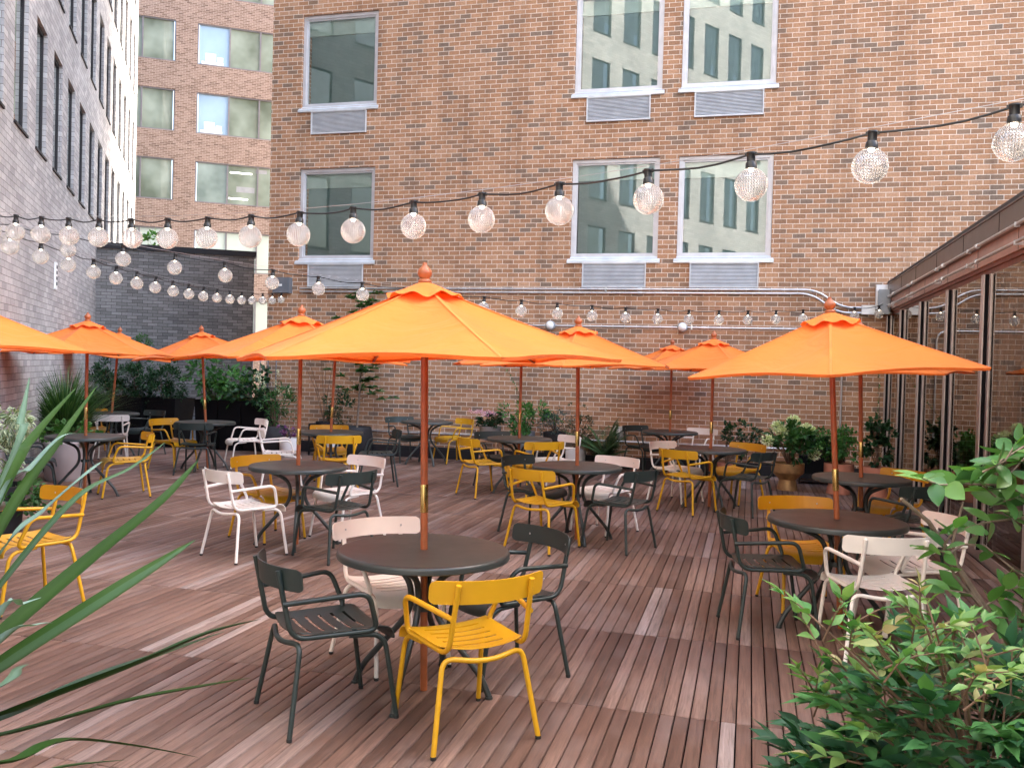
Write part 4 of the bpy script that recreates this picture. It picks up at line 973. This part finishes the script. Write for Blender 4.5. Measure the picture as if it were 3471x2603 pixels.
m_.tube([(-.28,.02,1.5),(.28,.02,1.5)],.008,6); m_.build('bars',M['alu_dark'],tr,60)
shrub('roof_bush','bright green bush tip showing above the dark wall coping','shrub',(-13.5,18.2,4.35),(.35,.35,.30),10,22,.10,.06,'l_bright',T=LT_R,updir=.1)
# --- ornamental grass, variegated shrub and pots on the left
def grass(label,x,y,z0,n,ln,spread,mt='l_grass'):
    t=thing('ornamental_grass',label,'grass plant',(x,y,0))
    ns=7; V=[];Q=[];RR=[]
    az=rng.random(n)*2*np.pi; el=np.clip(rng.normal(.32,.17,n),.03,.8)*spread; lng=ln*(.6+.5*rng.random(n)); drp=.25+.55*rng.random(n)
    for i in range(n):
        d=np.array([math.cos(az[i]),math.sin(az[i])]); p0=d*rng.random()*.10; w=.0075*(.7+.6*rng.random())
        side=np.array([-d[1],d[0]])
        b=len(V)
        for k in range(ns+1):
            s=k/ns; rr_=lng[i]*(math.sin(el[i])*s+.45*drp[i]*s**2.4); zz=lng[i]*(math.cos(el[i])*s-.42*drp[i]*s**2.8)
            ww=w*(1-s**2)+.0006; q=p0+d*rr_
            V.append((q[0]-side[0]*ww,q[1]-side[1]*ww,z0+zz)); V.append((q[0]+side[0]*ww,q[1]+side[1]*ww,z0+zz))
        rv=rng.random()
        for k in range(ns): a=b+2*k; Q.append((a,a+1,a+3,a+2)); RR.append(rv)
    npmesh('blades',V,Q,M[mt],t,RR); return t
grass('tall fountain grass beside the grey wall, left of the leaning umbrella pole',-9.75,11.15,.42,1100,1.28,1.35)
sqpot('dark square planter under the tall grass',-9.75,11.15,.40,.46,.46,mt='potdark')
vs=shrub('variegated_shrub','large variegated shrub with white-edged leaves at the left edge','shrub',(-7.22,6.98,.86),(.58,.55,.56),58,24,.085,.034,'l_var',T=LT,base=(-7.0,7.05,.35),edge=True,updir=-.35,sprd=.22)
shrub('','','',(-6.85,7.15,1.10),(.34,.30,.26),16,24,.085,.034,'l_var',T=LT,parent=vs,edge=True,updir=-.45,stems=False)
shrub('dark_leaf_plant','dark broad-leaved plant in front of the variegated shrub at the left edge','plant',(-6.55,6.15,1.25),(.26,.24,.26),12,9,.11,.09,'l_dark',T=LT_R,base=(-6.6,6.2,.5),updir=-.2)
pot('plant_pot','wide grey pot below the variegated shrub',[(.001,0),(.26,0),(.31,.45),(.28,.45),(.27,.40)],(-7.0,7.05),'potdark',soil=(.27,.40))
shrub('ground_plant','low light green plant filling the foot of the variegated shrub','plant',(-6.75,6.95,.36),(.42,.42,.30),22,22,.06,.034,'l_mid',T=LT2,updir=.1,stems=False)
pot('plant_pot','tall pale pinkish grey pot behind the table by the variegated shrub',[(.001,0),(.21,0),(.245,.05),(.27,.52),(.25,.54),(.235,.52),(.23,.46)],(-9.05,10.35),'potpink',soil=(.23,.46))
shrub('leafy_plant','light green leafy plant in the pale pinkish grey pot','plant',(-9.05,10.35,.66),(.42,.34,.20),22,20,.075,.05,'l_bright',T=LT_R,base=(-9.05,10.35,.46),updir=-.1)
# --- pots left of the brick wall
pot('plant_pot','round dark stone pot at the foot of the black planters',[(.001,0),(.15,0),(.26,.12),(.31,.28),(.27,.44),(.19,.53),(.17,.53),(.16,.48)],(-8.35,14.75),'potdark',soil=(.16,.48))
pot('plant_pot','small white pot beside the round dark pot',[(.001,0),(.14,0),(.17,.06),(.185,.30),(.18,.345),(.165,.345),(.16,.31)],(-7.93,14.55),'potwhite',soil=(.16,.31))
sh=shrub('flowering_shrub','wispy green shrub with small white flower spikes beside the black planters','shrub',(-8.35,14.85,.92),(.48,.40,.46),40,16,.085,.026,'l_mid',T=LT,base=(-8.35,14.75,.46),updir=.35,shape='up')
pr=[]
for k in range(9):
    p=np.array([-8.35+rng.normal()*.28,14.75+rng.normal()*.2,1.05+rng.random()*.42]); n=60
    P=p+np.stack([rng.normal(size=n)*.018,rng.normal(size=n)*.018,rng.random(n)*.13],1)
    pr.append(leaves(P-np.array(sh.location),unit(n),.014,.012,LT2))
foliage(pr,'petal_w',sh,'blossoms')
shrub('violet_plant','low purple-flowered plant trailing beside the round dark pot','plant',(-8.0,14.55,.47),(.26,.2,.11),12,18,.045,.022,'petal_v',T=LT2,base=(-7.95,14.55,.3))
ps=thing('plant_stand','black square metal plant stand by the brick wall','plant stand',(-7.55,15.2,0))
for sx in (-1,1):
    for sy in (-1,1): MB().box(sx*.25-.014,sx*.25+.014,sy*.17-.014,sy*.17+.014,0,.58).build('leg',M['black'],ps)
m_=MB(); m_.box(-.264,.264,-.184,.184,.56,.582); m_.build('top_shelf',M['black'],ps); m_=MB(); m_.box(-.264,.264,-.184,.184,.10,.12); m_.build('lower_shelf',M['black'],ps)
pot('plant_pot','dark round pot sunk in the black plant stand',[(.001,.30),(.13,.30),(.17,.62),(.15,.62),(.14,.585)],(-7.55,15.15),'potdark',soil=(.14,.585))
pot('plant_pot','fluted white pot on the low shelf of the plant stand',[(.001,.12),(.14,.12),(.15,.30),(.14,.30)],(-7.36,15.12),'potwhite')
sh=shrub('upright_shrub','upright small-leaved shrub in the black plant stand','shrub',(-7.28,15.1,.86),(.34,.26,.36),36,16,.055,.026,'l_dark',T=LT2,base=(-7.5,15.15,.60),updir=.5,shape='up')
tw=thing('bamboo','tall thin-stemmed plant with feathery top leaves behind the left-centre umbrella','plant',(-7.62,15.35,0))
m_=MB()
for k in range(5):
    e=Vector((-.55+.19*k+rng.normal()*.04,.0,1.95+rng.normal()*.12)); m_.tube([(0,-.1,.6),(e.x*.35,-.08,1.2),(e.x,-.05,e.z)],[.006,.005,.003],5,False)
m_.build('stems',M['twig'],tw,60)
shrub('','','',(-7.75,15.35,2.02),(.62,.22,.20),26,18,.075,.014,'l_mid',T=LT,parent=tw,stems=False,updir=-.1)
tp=pot('plant_pot','big charcoal barrel pot holding the small tree',[(.001,0),(.25,0),(.285,.05),(.315,.22),(.315,.38),(.285,.53),(.27,.55),(.255,.53),(.25,.48)],(-6.98,15.25),'potdark',soil=(.25,.48))
tt=thing('small_tree','slender young tree with sparse whorled leaves in the charcoal barrel pot','tree',(-6.95,15.3,0))
m_=MB(); trunk=[Vector((-.03,0,.45)),Vector((.0,.0,1.0)),Vector((.03,0,1.7)),Vector((.04,.02,2.5)),Vector((.02,0,3.0))]; m_.tube(trunk,[.022,.02,.017,.013,.008],7)
m_.build('trunk',M['bark'],tt,60)
m_=MB(); pr=[]
for k in range(40):
    h=1.0+1.95*(k/39)**1.05; a=rng.random()*2*np.pi; ln=(.22+.55*rng.random())*(1.0-.32*(h-1)/2)
    d=np.array([math.cos(a),math.sin(a)*.45-.15,.10+.35*rng.random()]); 
    b=np.array([.02,0,h]); e=b+d*ln; m_.tube([b,(b+e)/2+np.array([0,0,.02]),e],[.006,.004,.0025],5,False)
    for cpos in (e,b+d*ln*.62):
        n=22; ld=unit(n); ld[:,2]=np.abs(ld[:,2])*.3-.12
        pr.append(leaves(cpos+ld*.02,ld+d*.5,.115*(.7+.5*rng.random(n)),.046,LT,jit=.3,rnd=np.clip(.15+rng.random(n)*.55+.25*rng.random(),0,1)))
m_.build('branches',M['twig'],tt,60); foliage(pr,'l_mid',tt,'crown')
# --- pots along the brick wall
st=thing('tub_stand','low stand with pale pine legs under the pink flower tub','plant stand',(-4.42,15.3,0))
for sx in (-1,1):
    for sy in (-1,1): MB().tube([(sx*.15,sy*.13,0),(sx*.14,sy*.12,.42)],.016,8).build('leg',M['pine'],st,60)
m_=MB(); m_.box(-.17,.17,-.15,.15,.395,.418); m_.build('shelf',M['pine'],st)
pot('flower_tub','weathered grey tub on a pine-legged stand, holding pink flowers',[(.001,.42),(.165,.42),(.20,.66),(.185,.66),(.175,.62)],(-4.42,15.3),'tubwood',soil=(.175,.62))
sh=shrub('pink_flowers','mound of pink flowers over dark leaves in the weathered tub','flowers',(-4.42,15.25,.76),(.28,.22,.15),26,22,.06,.03,'l_dark',T=LT2,base=(-4.42,15.28,.6),updir=.2)
pr=[]
for k in range(16):
    p=np.array([-4.42+rng.normal()*.13,15.2+rng.normal()*.08,.86+rng.random()*.09]); n=26
    P=p+rng.normal(size=(n,3))*np.array([.032,.032,.014]); pr.append(leaves(P-np.array(sh.location),unit(n)+np.array([0,0,.6]),.022,.020,LT2))
foliage(pr,'petal_p',sh,'blossoms')
fl=[]
for i in range(61): pass
m_=MB(); n=64; V=[];Fc=[]
for j,(r,z) in enumerate(((.12,0),(.135,.05),(.155,.56),(.165,.60))):
    for k in range(n): a=2*math.pi*k/n; q=r*(1+(.035*math.cos(a*22) if 0<j<3 else 0)); V.append((q*math.cos(a),q*math.sin(a),z))
for j in range(3):
    for k in range(n): Fc.append((j*n+k,j*n+(k+1)%n,(j+1)*n+(k+1)%n,(j+1)*n+k))
fp=thing('plant_pot','tall fluted grey pot with a bright green shrub, against the wall','pot',(-3.77,15.3,0)); m_.add(V,Fc); m_.build('shell',M['potgrey'],fp,40)
m_=MB(); m_.lathe([(.001,.56),(.15,.56)],20); m_.build('soil',M['soil'],fp)
sh=shrub('green_shrub','bright green arching shrub in the fluted grey pot with one tall stray shoot','shrub',(-3.78,15.22,.86),(.52,.36,.34),44,20,.075,.034,'l_bright',T=LT,base=(-3.77,15.3,.58),updir=-.05)
pr=[]; P=[];D=[]
for k in range(46):
    s=k/45; P.append((-.1-.36*s**1.3-.0,.0,1.05+.75*s)); D.append((rng.normal(),rng.normal()*.6,rng.normal()*.5))
pr.append(leaves(np.array(P),np.array(D),.055,.026,LT)); foliage(pr,'l_mid',sh,'shoot')
pot('plant_pot','square-looking dark pot with a bluish shrub by the wall',[(.001,0),(.16,0),(.20,.60),(.185,.61),(.175,.56)],(-3.26,15.3),'potdark',soil=(.175,.56),n=32)
shrub('bluish_shrub','bluish grey-green fine-leaved shrub in the dark pot','shrub',(-3.22,15.2,.80),(.40,.28,.24),46,24,.035,.016,'l_blue',T=LT2,base=(-3.26,15.3,.58),updir=.25)
pot('plant_pot','white round pot beside the fern',[(.001,0),(.145,0),(.165,.05),(.175,.31),(.17,.335),(.155,.335),(.15,.29)],(-2.86,15.2),'potwhite',soil=(.15,.29))
shrub('bronze_shrub','airy bronze-green shrub in the white round pot','shrub',(-2.80,15.15,.72),(.36,.26,.42),40,13,.05,.02,'l_bronze',T=LT,base=(-2.86,15.2,.32),updir=.3,shape='up')
def fern(label,x,y,z0,nf,ln):
    t=thing('fern',label,'fern',(x,y,0)); pr=[]; m_=MB()
    for i in range(nf):
        a=2*np.pi*i/nf+rng.normal()*.2; el=.25+.75*rng.random() if i>3 else .08; l_=ln*(.7+.45*rng.random()); d=np.array([math.cos(a),math.sin(a),0])
        P=[];D=[];Ls=[];pts=[]
        for k in range(26):
            s=(k+1)/26; q=d*(math.sin(el)*l_*s+.18*l_*s*s)+np.array([0,0,z0+l_*(math.cos(el)*s-.22*s**2.4)]); pts.append(q)
            if k>2:
                side=np.array([-d[1],d[0],0])
                for sg in (-1,1): P.append(q); D.append(side*sg+d*.35+np.array([0,0,-.15])); Ls.append(.13*l_/.6*math.sin(math.pi*min(1,.12+.9*s))**.8+.008)
        pr.append(leaves(np.array(P),np.array(D),np.array(Ls),.030,LT_N,jit=.12,rnd=np.clip(rng.random()*.7+rng.normal(size=len(P))*.1,0,1)))
        m_.tube(pts,.003,5,False)
    foliage(pr,'l_fern',t,'fronds'); m_.build('stems',M['greenstem'],t,60); return t
pot('plant_pot','low dark pot hidden under the fern',[(.001,0),(.16,0),(.18,.22),(.16,.22)],(-2.32,15.15),'potdark',soil=(.16,.20))
fern('feathery fern with one upright frond by the outlet plate',-2.32,15.05,.20,24,.80)
pot('plant_pot','small terracotta pot behind the table left of the gold pot',[(.001,0),(.10,0),(.13,.20),(.13,.235),(.115,.235)],(-.36,15.2),'terra',soil=(.115,.21))
shrub('twiggy_shrub','twiggy green shrub by the wall left of the gold pot','shrub',(-.15,15.15,.68),(.42,.26,.34),30,14,.07,.04,'l_dark',T=LT_R,base=(-.36,15.2,.22),updir=.1)
gp=pot('plant_pot','gold-glazed pedestal pot with white hydrangea',[(.001,0),(.148,0),(.150,.012),(.122,.15),(.122,.155),(.205,.235),(.232,.26),(.236,.27),(.238,.40),(.225,.402),(.222,.36)],(.575,13.95),'gold',soil=(.222,.37))
sh=shrub('hydrangea','hydrangea with cream-white flower heads in the gold pot','shrub',(.60,13.9,.74),(.42,.34,.28),40,14,.10,.052,'l_mid',T=LT_R,base=(.575,13.95,.37),updir=.05)
shrub('','','',(1.00,13.85,.62),(.22,.2,.22),12,14,.09,.045,'l_dark',T=LT_R,parent=sh,stems=False)
pr=[]
for (px_,py_,d_) in ((2636,1447,13.75),(2652,1463,13.7),(2690,1425,13.85),(2733,1453,13.7),(2745,1462,13.75),(2601,1493,13.6),(2760,1540,13.5),(2672,1460,13.9)):
    p=np.array(at(px_,py_,d_*.975)); n=190
    dd=unit(n); P=p+dd*np.array([.085,.075,.075])*rng.random((n,1))**.33; pr.append(leaves(P-np.array(sh.location),dd+np.array([0,0,.2]),.034,.032,LT2))
foliage(pr,'petal_w',sh,'flower_heads')
tg=thing('trough_planter','low black metal trough on a frame behind the gold and terracotta pots','planter',(1.12,15.0,0))
MB().box(-.34,.34,-.16,.16,.16,.44).build('trough',M['planter'],tg)
for sx in (-1,1):
    for sy in (-1,1): MB().box(sx*.33-.012,sx*.33+.012,sy*.15-.012,sy*.15+.012,0,.16).build('leg',M['black'],tg)
MB().box(-.34,.34,-.16,.16,.04,.055).build('shelf',M['black'],tg)
shrub('trough_plant','fine pale-green plant filling the black trough','plant',(1.10,14.95,.62),(.40,.22,.22),26,22,.05,.03,'l_mid',T=LT2,base=(1.1,15.0,.42))
def tpot(label,x,y,s=1.0): return pot('plant_pot',label,[(.001,0),(.165*s,0),(.168*s,.014),(.142*s,.14),(.128*s,.165),(.20*s,.21),(.208*s,.24),(.21*s,.44),(.196*s,.442),(.192*s,.39)],(x,y),'terra',soil=(.192*s,.40))
tpot('larger terracotta pedestal pot with a bushy bright green plant',1.28,13.85)
shrub('bushy_plant','bushy bright green plant in the larger terracotta pot','plant',(1.30,13.8,.70),(.40,.32,.26),52,20,.06,.032,'l_bright',T=LT,base=(1.28,13.85,.40),updir=-.1)
tpot('terracotta pedestal pot near the glass wall holding the climber',1.76,13.55,.95)
cl=shrub('climber','dark narrow climber on a stake in the terracotta pot by the glass wall','plant',(1.76,13.55,.78),(.22,.20,.42),34,18,.065,.05,'l_dark',T=LT_R,base=(1.76,13.55,.40),updir=-.2)
m_=MB(); m_.tube([(0,0,.4),(.0,0,1.28)],.007,6); m_.tube([(0,.0,1.15),(.08,.6,1.35),(.14,1.3,1.62),(.22,1.7,1.80)],.0022,5); m_.build('stake',M['twig'],cl)
P=[];D=[]
for k in range(30): s=k/29; P.append((.0+.2*s,.05+1.6*s,1.15+.62*s)); D.append(rng.normal(size=3))
foliage([leaves(np.array(P),np.array(D),.03,.02,LT_R)],'l_mid',cl,'tendril')

# --- foreground: strap-leaf plant on the left
sp=thing('strap_leaf_plant','foreground plant with long arching strap leaves reaching in from the left edge','plant',(-1.55,1.3,0))
SOFF=np.array(sp.location)
def strap(pts,w,rv,flip=0.0):
    """pts: places along the blade; a V-folded blade with pointed tip"""
    P=[np.array(p) for p in pts]; n=26
    # Catmull-Rom resample
    Q_=[P[0]]+P+[P[-1]]; out=[]
    for i in range(len(P)-1):
        for k in range(n//(len(P)-1)+1):
            t=k/(n//(len(P)-1)+1); a,b,c,d=Q_[i],Q_[i+1],Q_[i+2],Q_[i+3]
            out.append(.5*((2*b)+(c-a)*t+(2*a-5*b+4*c-d)*t*t+(3*b-a-3*c+d)*t**3))
    out.append(P[-1]); V=[];Q=[]; m_=len(out)
    for i,p in enumerate(out):
        s=i/(m_-1); tg=out[min(i+1,m_-1)]-out[max(i-1,0)]; tg=tg/np.linalg.norm(tg)
        up=np.array([0,0,1.0])+flip*np.array(CAMF); sd=np.cross(tg,up); sd/=np.linalg.norm(sd); nn=np.cross(sd,tg)
        ww=w*.5*(min(1,.55+s*1.6))*(1-max(0,(s-.35)/.65)**1.7)+.0006
        V+=[p-sd*ww+nn*ww*.35,p-sd*ww*.5+nn*ww*.1,p,p+sd*ww*.5+nn*ww*.1,p+sd*ww+nn*ww*.35]
    for i in range(m_-1):
        for k in range(4): a=5*i+k; Q.append((a,a+1,a+6,a+5))
    return np.array(V)-SOFF,np.array(Q),np.array([rv+.06*((k%4) in (1,2)) for k in range(len(Q))]),np.zeros(len(V))
crown=(-420,2560)
def SL(tip,w,rv,flip=0.0,d0=1.45,d1=1.95):
    pts=[crown]+list(tip); m_=len(pts)
    return strap([at(x,y,d0+(d1-d0)*(i/(m_-1))) for i,(x,y) in enumerate(pts)],w,rv,flip)
pr=[SL([(20,1640),(110,1490),(258,1315)],.027,.45,-.5,1.4,1.75),
    SL([(30,1745),(190,1510),(328,1310)],.023,.5,-.5,1.4,1.85),
    SL([(0,2165),(290,1915),(548,1700),(672,1560)],.042,.35,-.3),
    SL([(0,2265),(380,2018),(560,1900),(662,1830)],.044,.55,-.4),
    SL([(0,2430),(434,2266),(700,2150),(884,2098)],.050,.12,.5),
    SL([(0,2440),(300,2310),(560,2215),(760,2140)],.040,.98,1.2),
    SL([(0,2496),(434,2378),(700,2325),(850,2297)],.030,.3,.3),
    SL([(0,2590),(163,2527),(275,2509),(488,2533),(672,2566)],.032,.3,.4,1.4,1.8),
    SL([(0,2075),(70,2050),(140,2025)],.016,.98,1.0,1.4,1.6),
    SL([(0,2170),(120,2120),(180,2110)],.016,.95,1.0,1.4,1.6),
    SL([(0,1690),(100,1590),(210,1480),(310,1470)],.012,.9,.8,1.4,1.8),
    SL([(0,1990),(260,1690),(440,1590),(560,1500)],.016,.6,-.2,1.4,1.9),
    SL([(0,1880),(150,1730),(300,1600),(345,1565)],.013,.85,.5,1.4,1.8),
    SL([(40,1560),(70,1430),(85,1360),(100,1280)],.012,.7,-.2,1.4,1.7),
    SL([(0,2640),(220,2600),(330,2585),(425,2575)],.022,.6,.6,1.4,1.7),
    SL([(0,2330),(60,2270),(100,2250)],.018,.7,.2,1.4,1.6),
    SL([(-600,1900),(-700,1500),(-760,1380)],.03,.4,-.3,1.4,1.5), SL([(-900,2100),(-1200,1900),(-1300,1950)],.03,.4,.3,1.4,1.3), SL([(-700,2500),(-1000,2500),(-1100,2600)],.03,.4,.3,1.4,1.2)]
foliage(pr,'l_strap',sp,'leaves',smooth=True)
cw=at(*crown,1.45)
pot('plant_pot','foreground pot of the strap-leaf plant below the left edge',[(.001,0),(.20,0),(.26,.62),(.24,.64),(.23,.60)],(cw.x,cw.y),'potdark',soil=(.23,.58))
m_=MB(); m_.tube([(cw.x-SOFF[0],cw.y-SOFF[1],.55),(cw.x-SOFF[0],cw.y-SOFF[1],cw.z+.02)],[.05,.035],8); m_.build('stem',M['bark'],sp,60)

# --- foreground: nandina bush bottom right
nc=at(3310,2570,2.05)
nd=thing('leafy_bush','leafy foreground bush with pointed green leaves and pale new growth at the bottom right','bush',(nc.x,nc.y,0))
NO=np.array(nd.location); pr=[]; m_=MB(); base=np.array([nc.x,nc.y,.55])
def spray(p0,d,ln,nl,lf,rv,pale=False):
    """a twig carrying pairs of pointed leaflets"""
    d=np.array(d)/np.linalg.norm(d); s1=np.cross(d,[0,0,1.0]); s1/=max(1e-6,np.linalg.norm(s1)); P=[];D=[];LL=[]
    for k in range(nl):
        s=(k+1)/nl; q=p0+d*ln*s+np.array([0,0,-.18*ln*s*s])
        for sg in (-1,1):
            P.append(q); D.append(s1*sg*(1-.35*s)+d*(.55+.5*s)+np.array([0,0,rng.normal()*.25-.1])); LL.append(lf*(.75+.45*rng.random())*(1-.15*s))
    P.append(p0+d*ln-np.array([0,0,.18*ln])); D.append(d+np.array([0,0,-.1])); LL.append(lf*1.05)
    LL=np.array(LL); n=len(P)
    pr.append(leaves(np.array(P)-NO,np.array(D),LL,LL*.40,LT,jit=.35,rnd=np.clip(rv+rng.normal(size=n)*.07,0,1)))
    m_.tube([Vector(p0-NO),Vector(p0+d*ln*.6-NO-np.array([0,0,.06*ln])),Vector(p0+d*ln-NO-np.array([0,0,.18*ln]))],[.0026,.002,.001],5,False)
for k in range(520):
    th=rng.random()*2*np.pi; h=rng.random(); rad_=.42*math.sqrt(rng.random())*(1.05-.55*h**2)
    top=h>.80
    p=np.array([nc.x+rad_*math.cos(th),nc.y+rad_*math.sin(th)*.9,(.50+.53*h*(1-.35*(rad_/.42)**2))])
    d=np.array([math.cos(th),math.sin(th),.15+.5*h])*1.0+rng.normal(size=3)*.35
    rv=.12+.30*h+.12*rng.normal() + (.22 if (h>.72 and rng.random()<.6) else 0)  # tone rises with height: light on the top leaves put into their colour
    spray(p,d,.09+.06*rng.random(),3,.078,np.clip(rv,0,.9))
for (sx_,sy_,ln_) in ((2790,2010,.16),(2905,1990,.12),(3090,2060,.10),(3000,2100,.12),(3165,2000,.10),(3230,2050,.12),(2880,2080,.1),(3120,1955,.10),(3060,2120,.1),(3350,2110,.14),(2960,2180,.12),(3200,2150,.12),(3270,2190,.12),(2760,2230,.12),(3130,2200,.12),(3010,2240,.12),(3330,2260,.12)):
    p=np.array(at(sx_,sy_+115,2.0+.1*rng.normal())); 
    for q in range(3): spray(p+np.array([0,0,-.03*q]),np.array([rng.normal()*.7,rng.normal()*.4,.75]),ln_*.85*(.8+.4*rng.random()),3,.044+.02*rng.random(),.66+.30*rng.random())
    m_.tube([Vector(np.array([nc.x,nc.y,.75])-NO),Vector((p+np.array([nc.x,nc.y,.75]))/2-NO+np.array([0,0,.03])),Vector(p-NO)],[.006,.004,.0022],5,False)
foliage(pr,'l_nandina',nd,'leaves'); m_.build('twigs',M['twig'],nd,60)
sqpot('foreground planter box hidden under the leafy bush',nc.x,nc.y,.50,.62,.62,mt='potdark')

# --- foreground: branching shrub on the right edge
bs=thing('branching_shrub','branching shrub with broad glossy leaves leaning in from the right edge','shrub',(float(at(3560,2500,2.6).x),float(at(3560,2500,2.6).y),0))
BOFF=np.array(bs.location); pr=[]; m_=MB()
def branch(pts,d0,d1,r0,r1,leafy=True,n=9,lf=.062,start=.25):
    P=[np.array(at(x,y,d0+(d1-d0)*i/(len(pts)-1))) for i,(x,y) in enumerate(pts)]
    P=[P[0]]+[p+rng.normal(size=3)*.006 for p in P[1:-1]]+[P[-1]]
    m_.tube([Vector(p-BOFF) for p in P],[r0+(r1-r0)*i/(len(P)-1) for i in range(len(P))],7)
    if leafy:
        LP=[];LD=[]; n=max(3,int(n*.72)); lf*=1.15
        for k in range(n):
            s=start+(1-start)*(k+.5)/n; f=s*(len(P)-1); i=min(int(f),len(P)-2); q=P[i]+(P[i+1]-P[i])*(f-i); tg=P[i+1]-P[i]; tg=tg/np.linalg.norm(tg)
            for sg in (-1,1):
                sd=np.cross(tg,np.array([0,0,1.0])+rng.normal(size=3)*.4); sd/=np.linalg.norm(sd)
                LP.append(q); LD.append(sd*sg+tg*.6+np.array([0,0,.05+rng.normal()*.3]))
        LP.append(P[-1]); LD.append(P[-1]-P[-2]); nn_=len(LP)
        ll=lf*(.7+.6*rng.random(nn_)); pr.append(leaves(np.array(LP)-BOFF,np.array(LD),ll,ll*.52,LT_R,jit=.55,rnd=np.clip(rng.random(nn_)*.85+.08,0,1)))
branch([(3620,2560),(3471,2250),(3330,2060),(3215,1880),(3140,1760),(3055,1690)],2.6,2.35,.012,.0045,False)
branch([(3330,2060),(3240,1900),(3215,1830),(3265,1700)],2.45,2.4,.006,.003,False)
branch([(3330,2060),(3240,1960),(3200,1840),(3240,1790)],2.46,2.3,.005,.002,True,4)
branch([(3600,1800),(3420,1650),(3290,1640),(3180,1640),(3125,1620)],2.5,2.3,.004,.0018,True,11,.070,.1)
branch([(3620,1700),(3471,1520),(3400,1560),(3330,1600)],2.5,2.35,.004,.0018,True,8,.066,.2)
branch([(3330,1600),(3400,1560),(3440,1510),(3471,1490)],2.35,2.35,.003,.0016,True,7,.052,.1)
branch([(3600,1850),(3430,1740),(3350,1660),(3300,1610)],2.55,2.4,.004,.0018,True,9,.068,.1)
branch([(3620,1900),(3471,1760),(3330,1770),(3270,1790)],2.55,2.45,.004,.0018,True,8,.064,.2)
branch([(3215,1880),(3180,1860),(3130,1855)],2.38,2.3,.003,.0015,True,4,.055,.1)
branch([(3215,1880),(3260,1850),(3330,1850),(3440,1930),(3520,1990)],2.4,2.5,.004,.002,True,6,.050,.3)
branch([(3330,2060),(3290,2010),(3250,2000),(3200,2000)],2.45,2.4,.003,.0015,True,4,.056,.1)
branch([(3330,2060),(3380,2030),(3420,1990),(3471,1985)],2.5,2.5,.004,.002,True,6,.056,.1)
branch([(3471,2250),(3430,2150),(3400,2100),(3340,2090)],2.55,2.45,.004,.002,True,7,.060,.1)
branch([(3471,2250),(3450,2100),(3471,2030)],2.55,2.5,.004,.002,True,6,.060,.1)
branch([(3560,2250),(3500,2130),(3440,2080)],2.6,2.5,.004,.002,True,7,.062,.1)
branch([(3620,1650),(3520,1540),(3471,1560),(3420,1610)],2.6,2.4,.004,.0018,True,8,.066,.2)
branch([(3650,1820),(3540,1700),(3471,1680),(3400,1700)],2.6,2.45,.004,.0018,True,9,.066,.2)
m_.tube([(0,0,.4),Vector(np.array(at(3620,2560,2.6))-BOFF)],[.016,.012],7)
foliage(pr,'l_branch',bs,'leaves'); m_.build('branches',M['bark'],bs,60)
pot('plant_pot','foreground pot of the branching shrub beyond the right edge',[(.001,0),(.2,0),(.24,.5),(.22,.5),(.21,.46)],(BOFF[0],BOFF[1]),'potdark',soil=(.21,.45))

# ------------------------------------------------------------------ light
w=bpy.data.worlds.new('World'); scn.world=w; w.use_nodes=True; nt=w.node_tree; nt.nodes.clear()
SUN_EL=46; saz=Vector((.8,.6))
sky=nt.nodes.new('ShaderNodeTexSky'); sky.sky_type='NISHITA'; sky.sun_disc=False; sky.sun_elevation=R(SUN_EL); sky.sun_rotation=math.atan2(saz.x,saz.y); sky.air_density=1.0; sky.dust_density=4.0; sky.ozone_density=0.35
bg=nt.nodes.new('ShaderNodeBackground'); bg.inputs[1].default_value=0.15; ow=nt.nodes.new('ShaderNodeOutputWorld')
nt.links.new(sky.outputs[0],bg.inputs[0]); nt.links.new(bg.outputs[0],ow.inputs[0])
sun=bpy.data.lights.new('sun','SUN'); sun.energy=4.5; sun.angle=R(.5); sun.color=(1.0,.93,.83)
so=bpy.data.objects.new('sun',sun); COL.objects.link(so)
sd=Vector((saz.x*math.cos(R(SUN_EL)),saz.y*math.cos(R(SUN_EL)),math.sin(R(SUN_EL))))
so.rotation_euler=sd.to_track_quat('Z','Y').to_euler()
vs=scn.view_settings; vs.view_transform='Standard'; vs.look='None'; vs.exposure=3.1; vs.gamma=1.0
scn.cycles.use_denoising=True; scn.cycles.max_bounces=8; scn.cycles.transparent_max_bounces=16; scn.cycles.diffuse_bounces=4
scn.cycles.sample_clamp_indirect=6.0
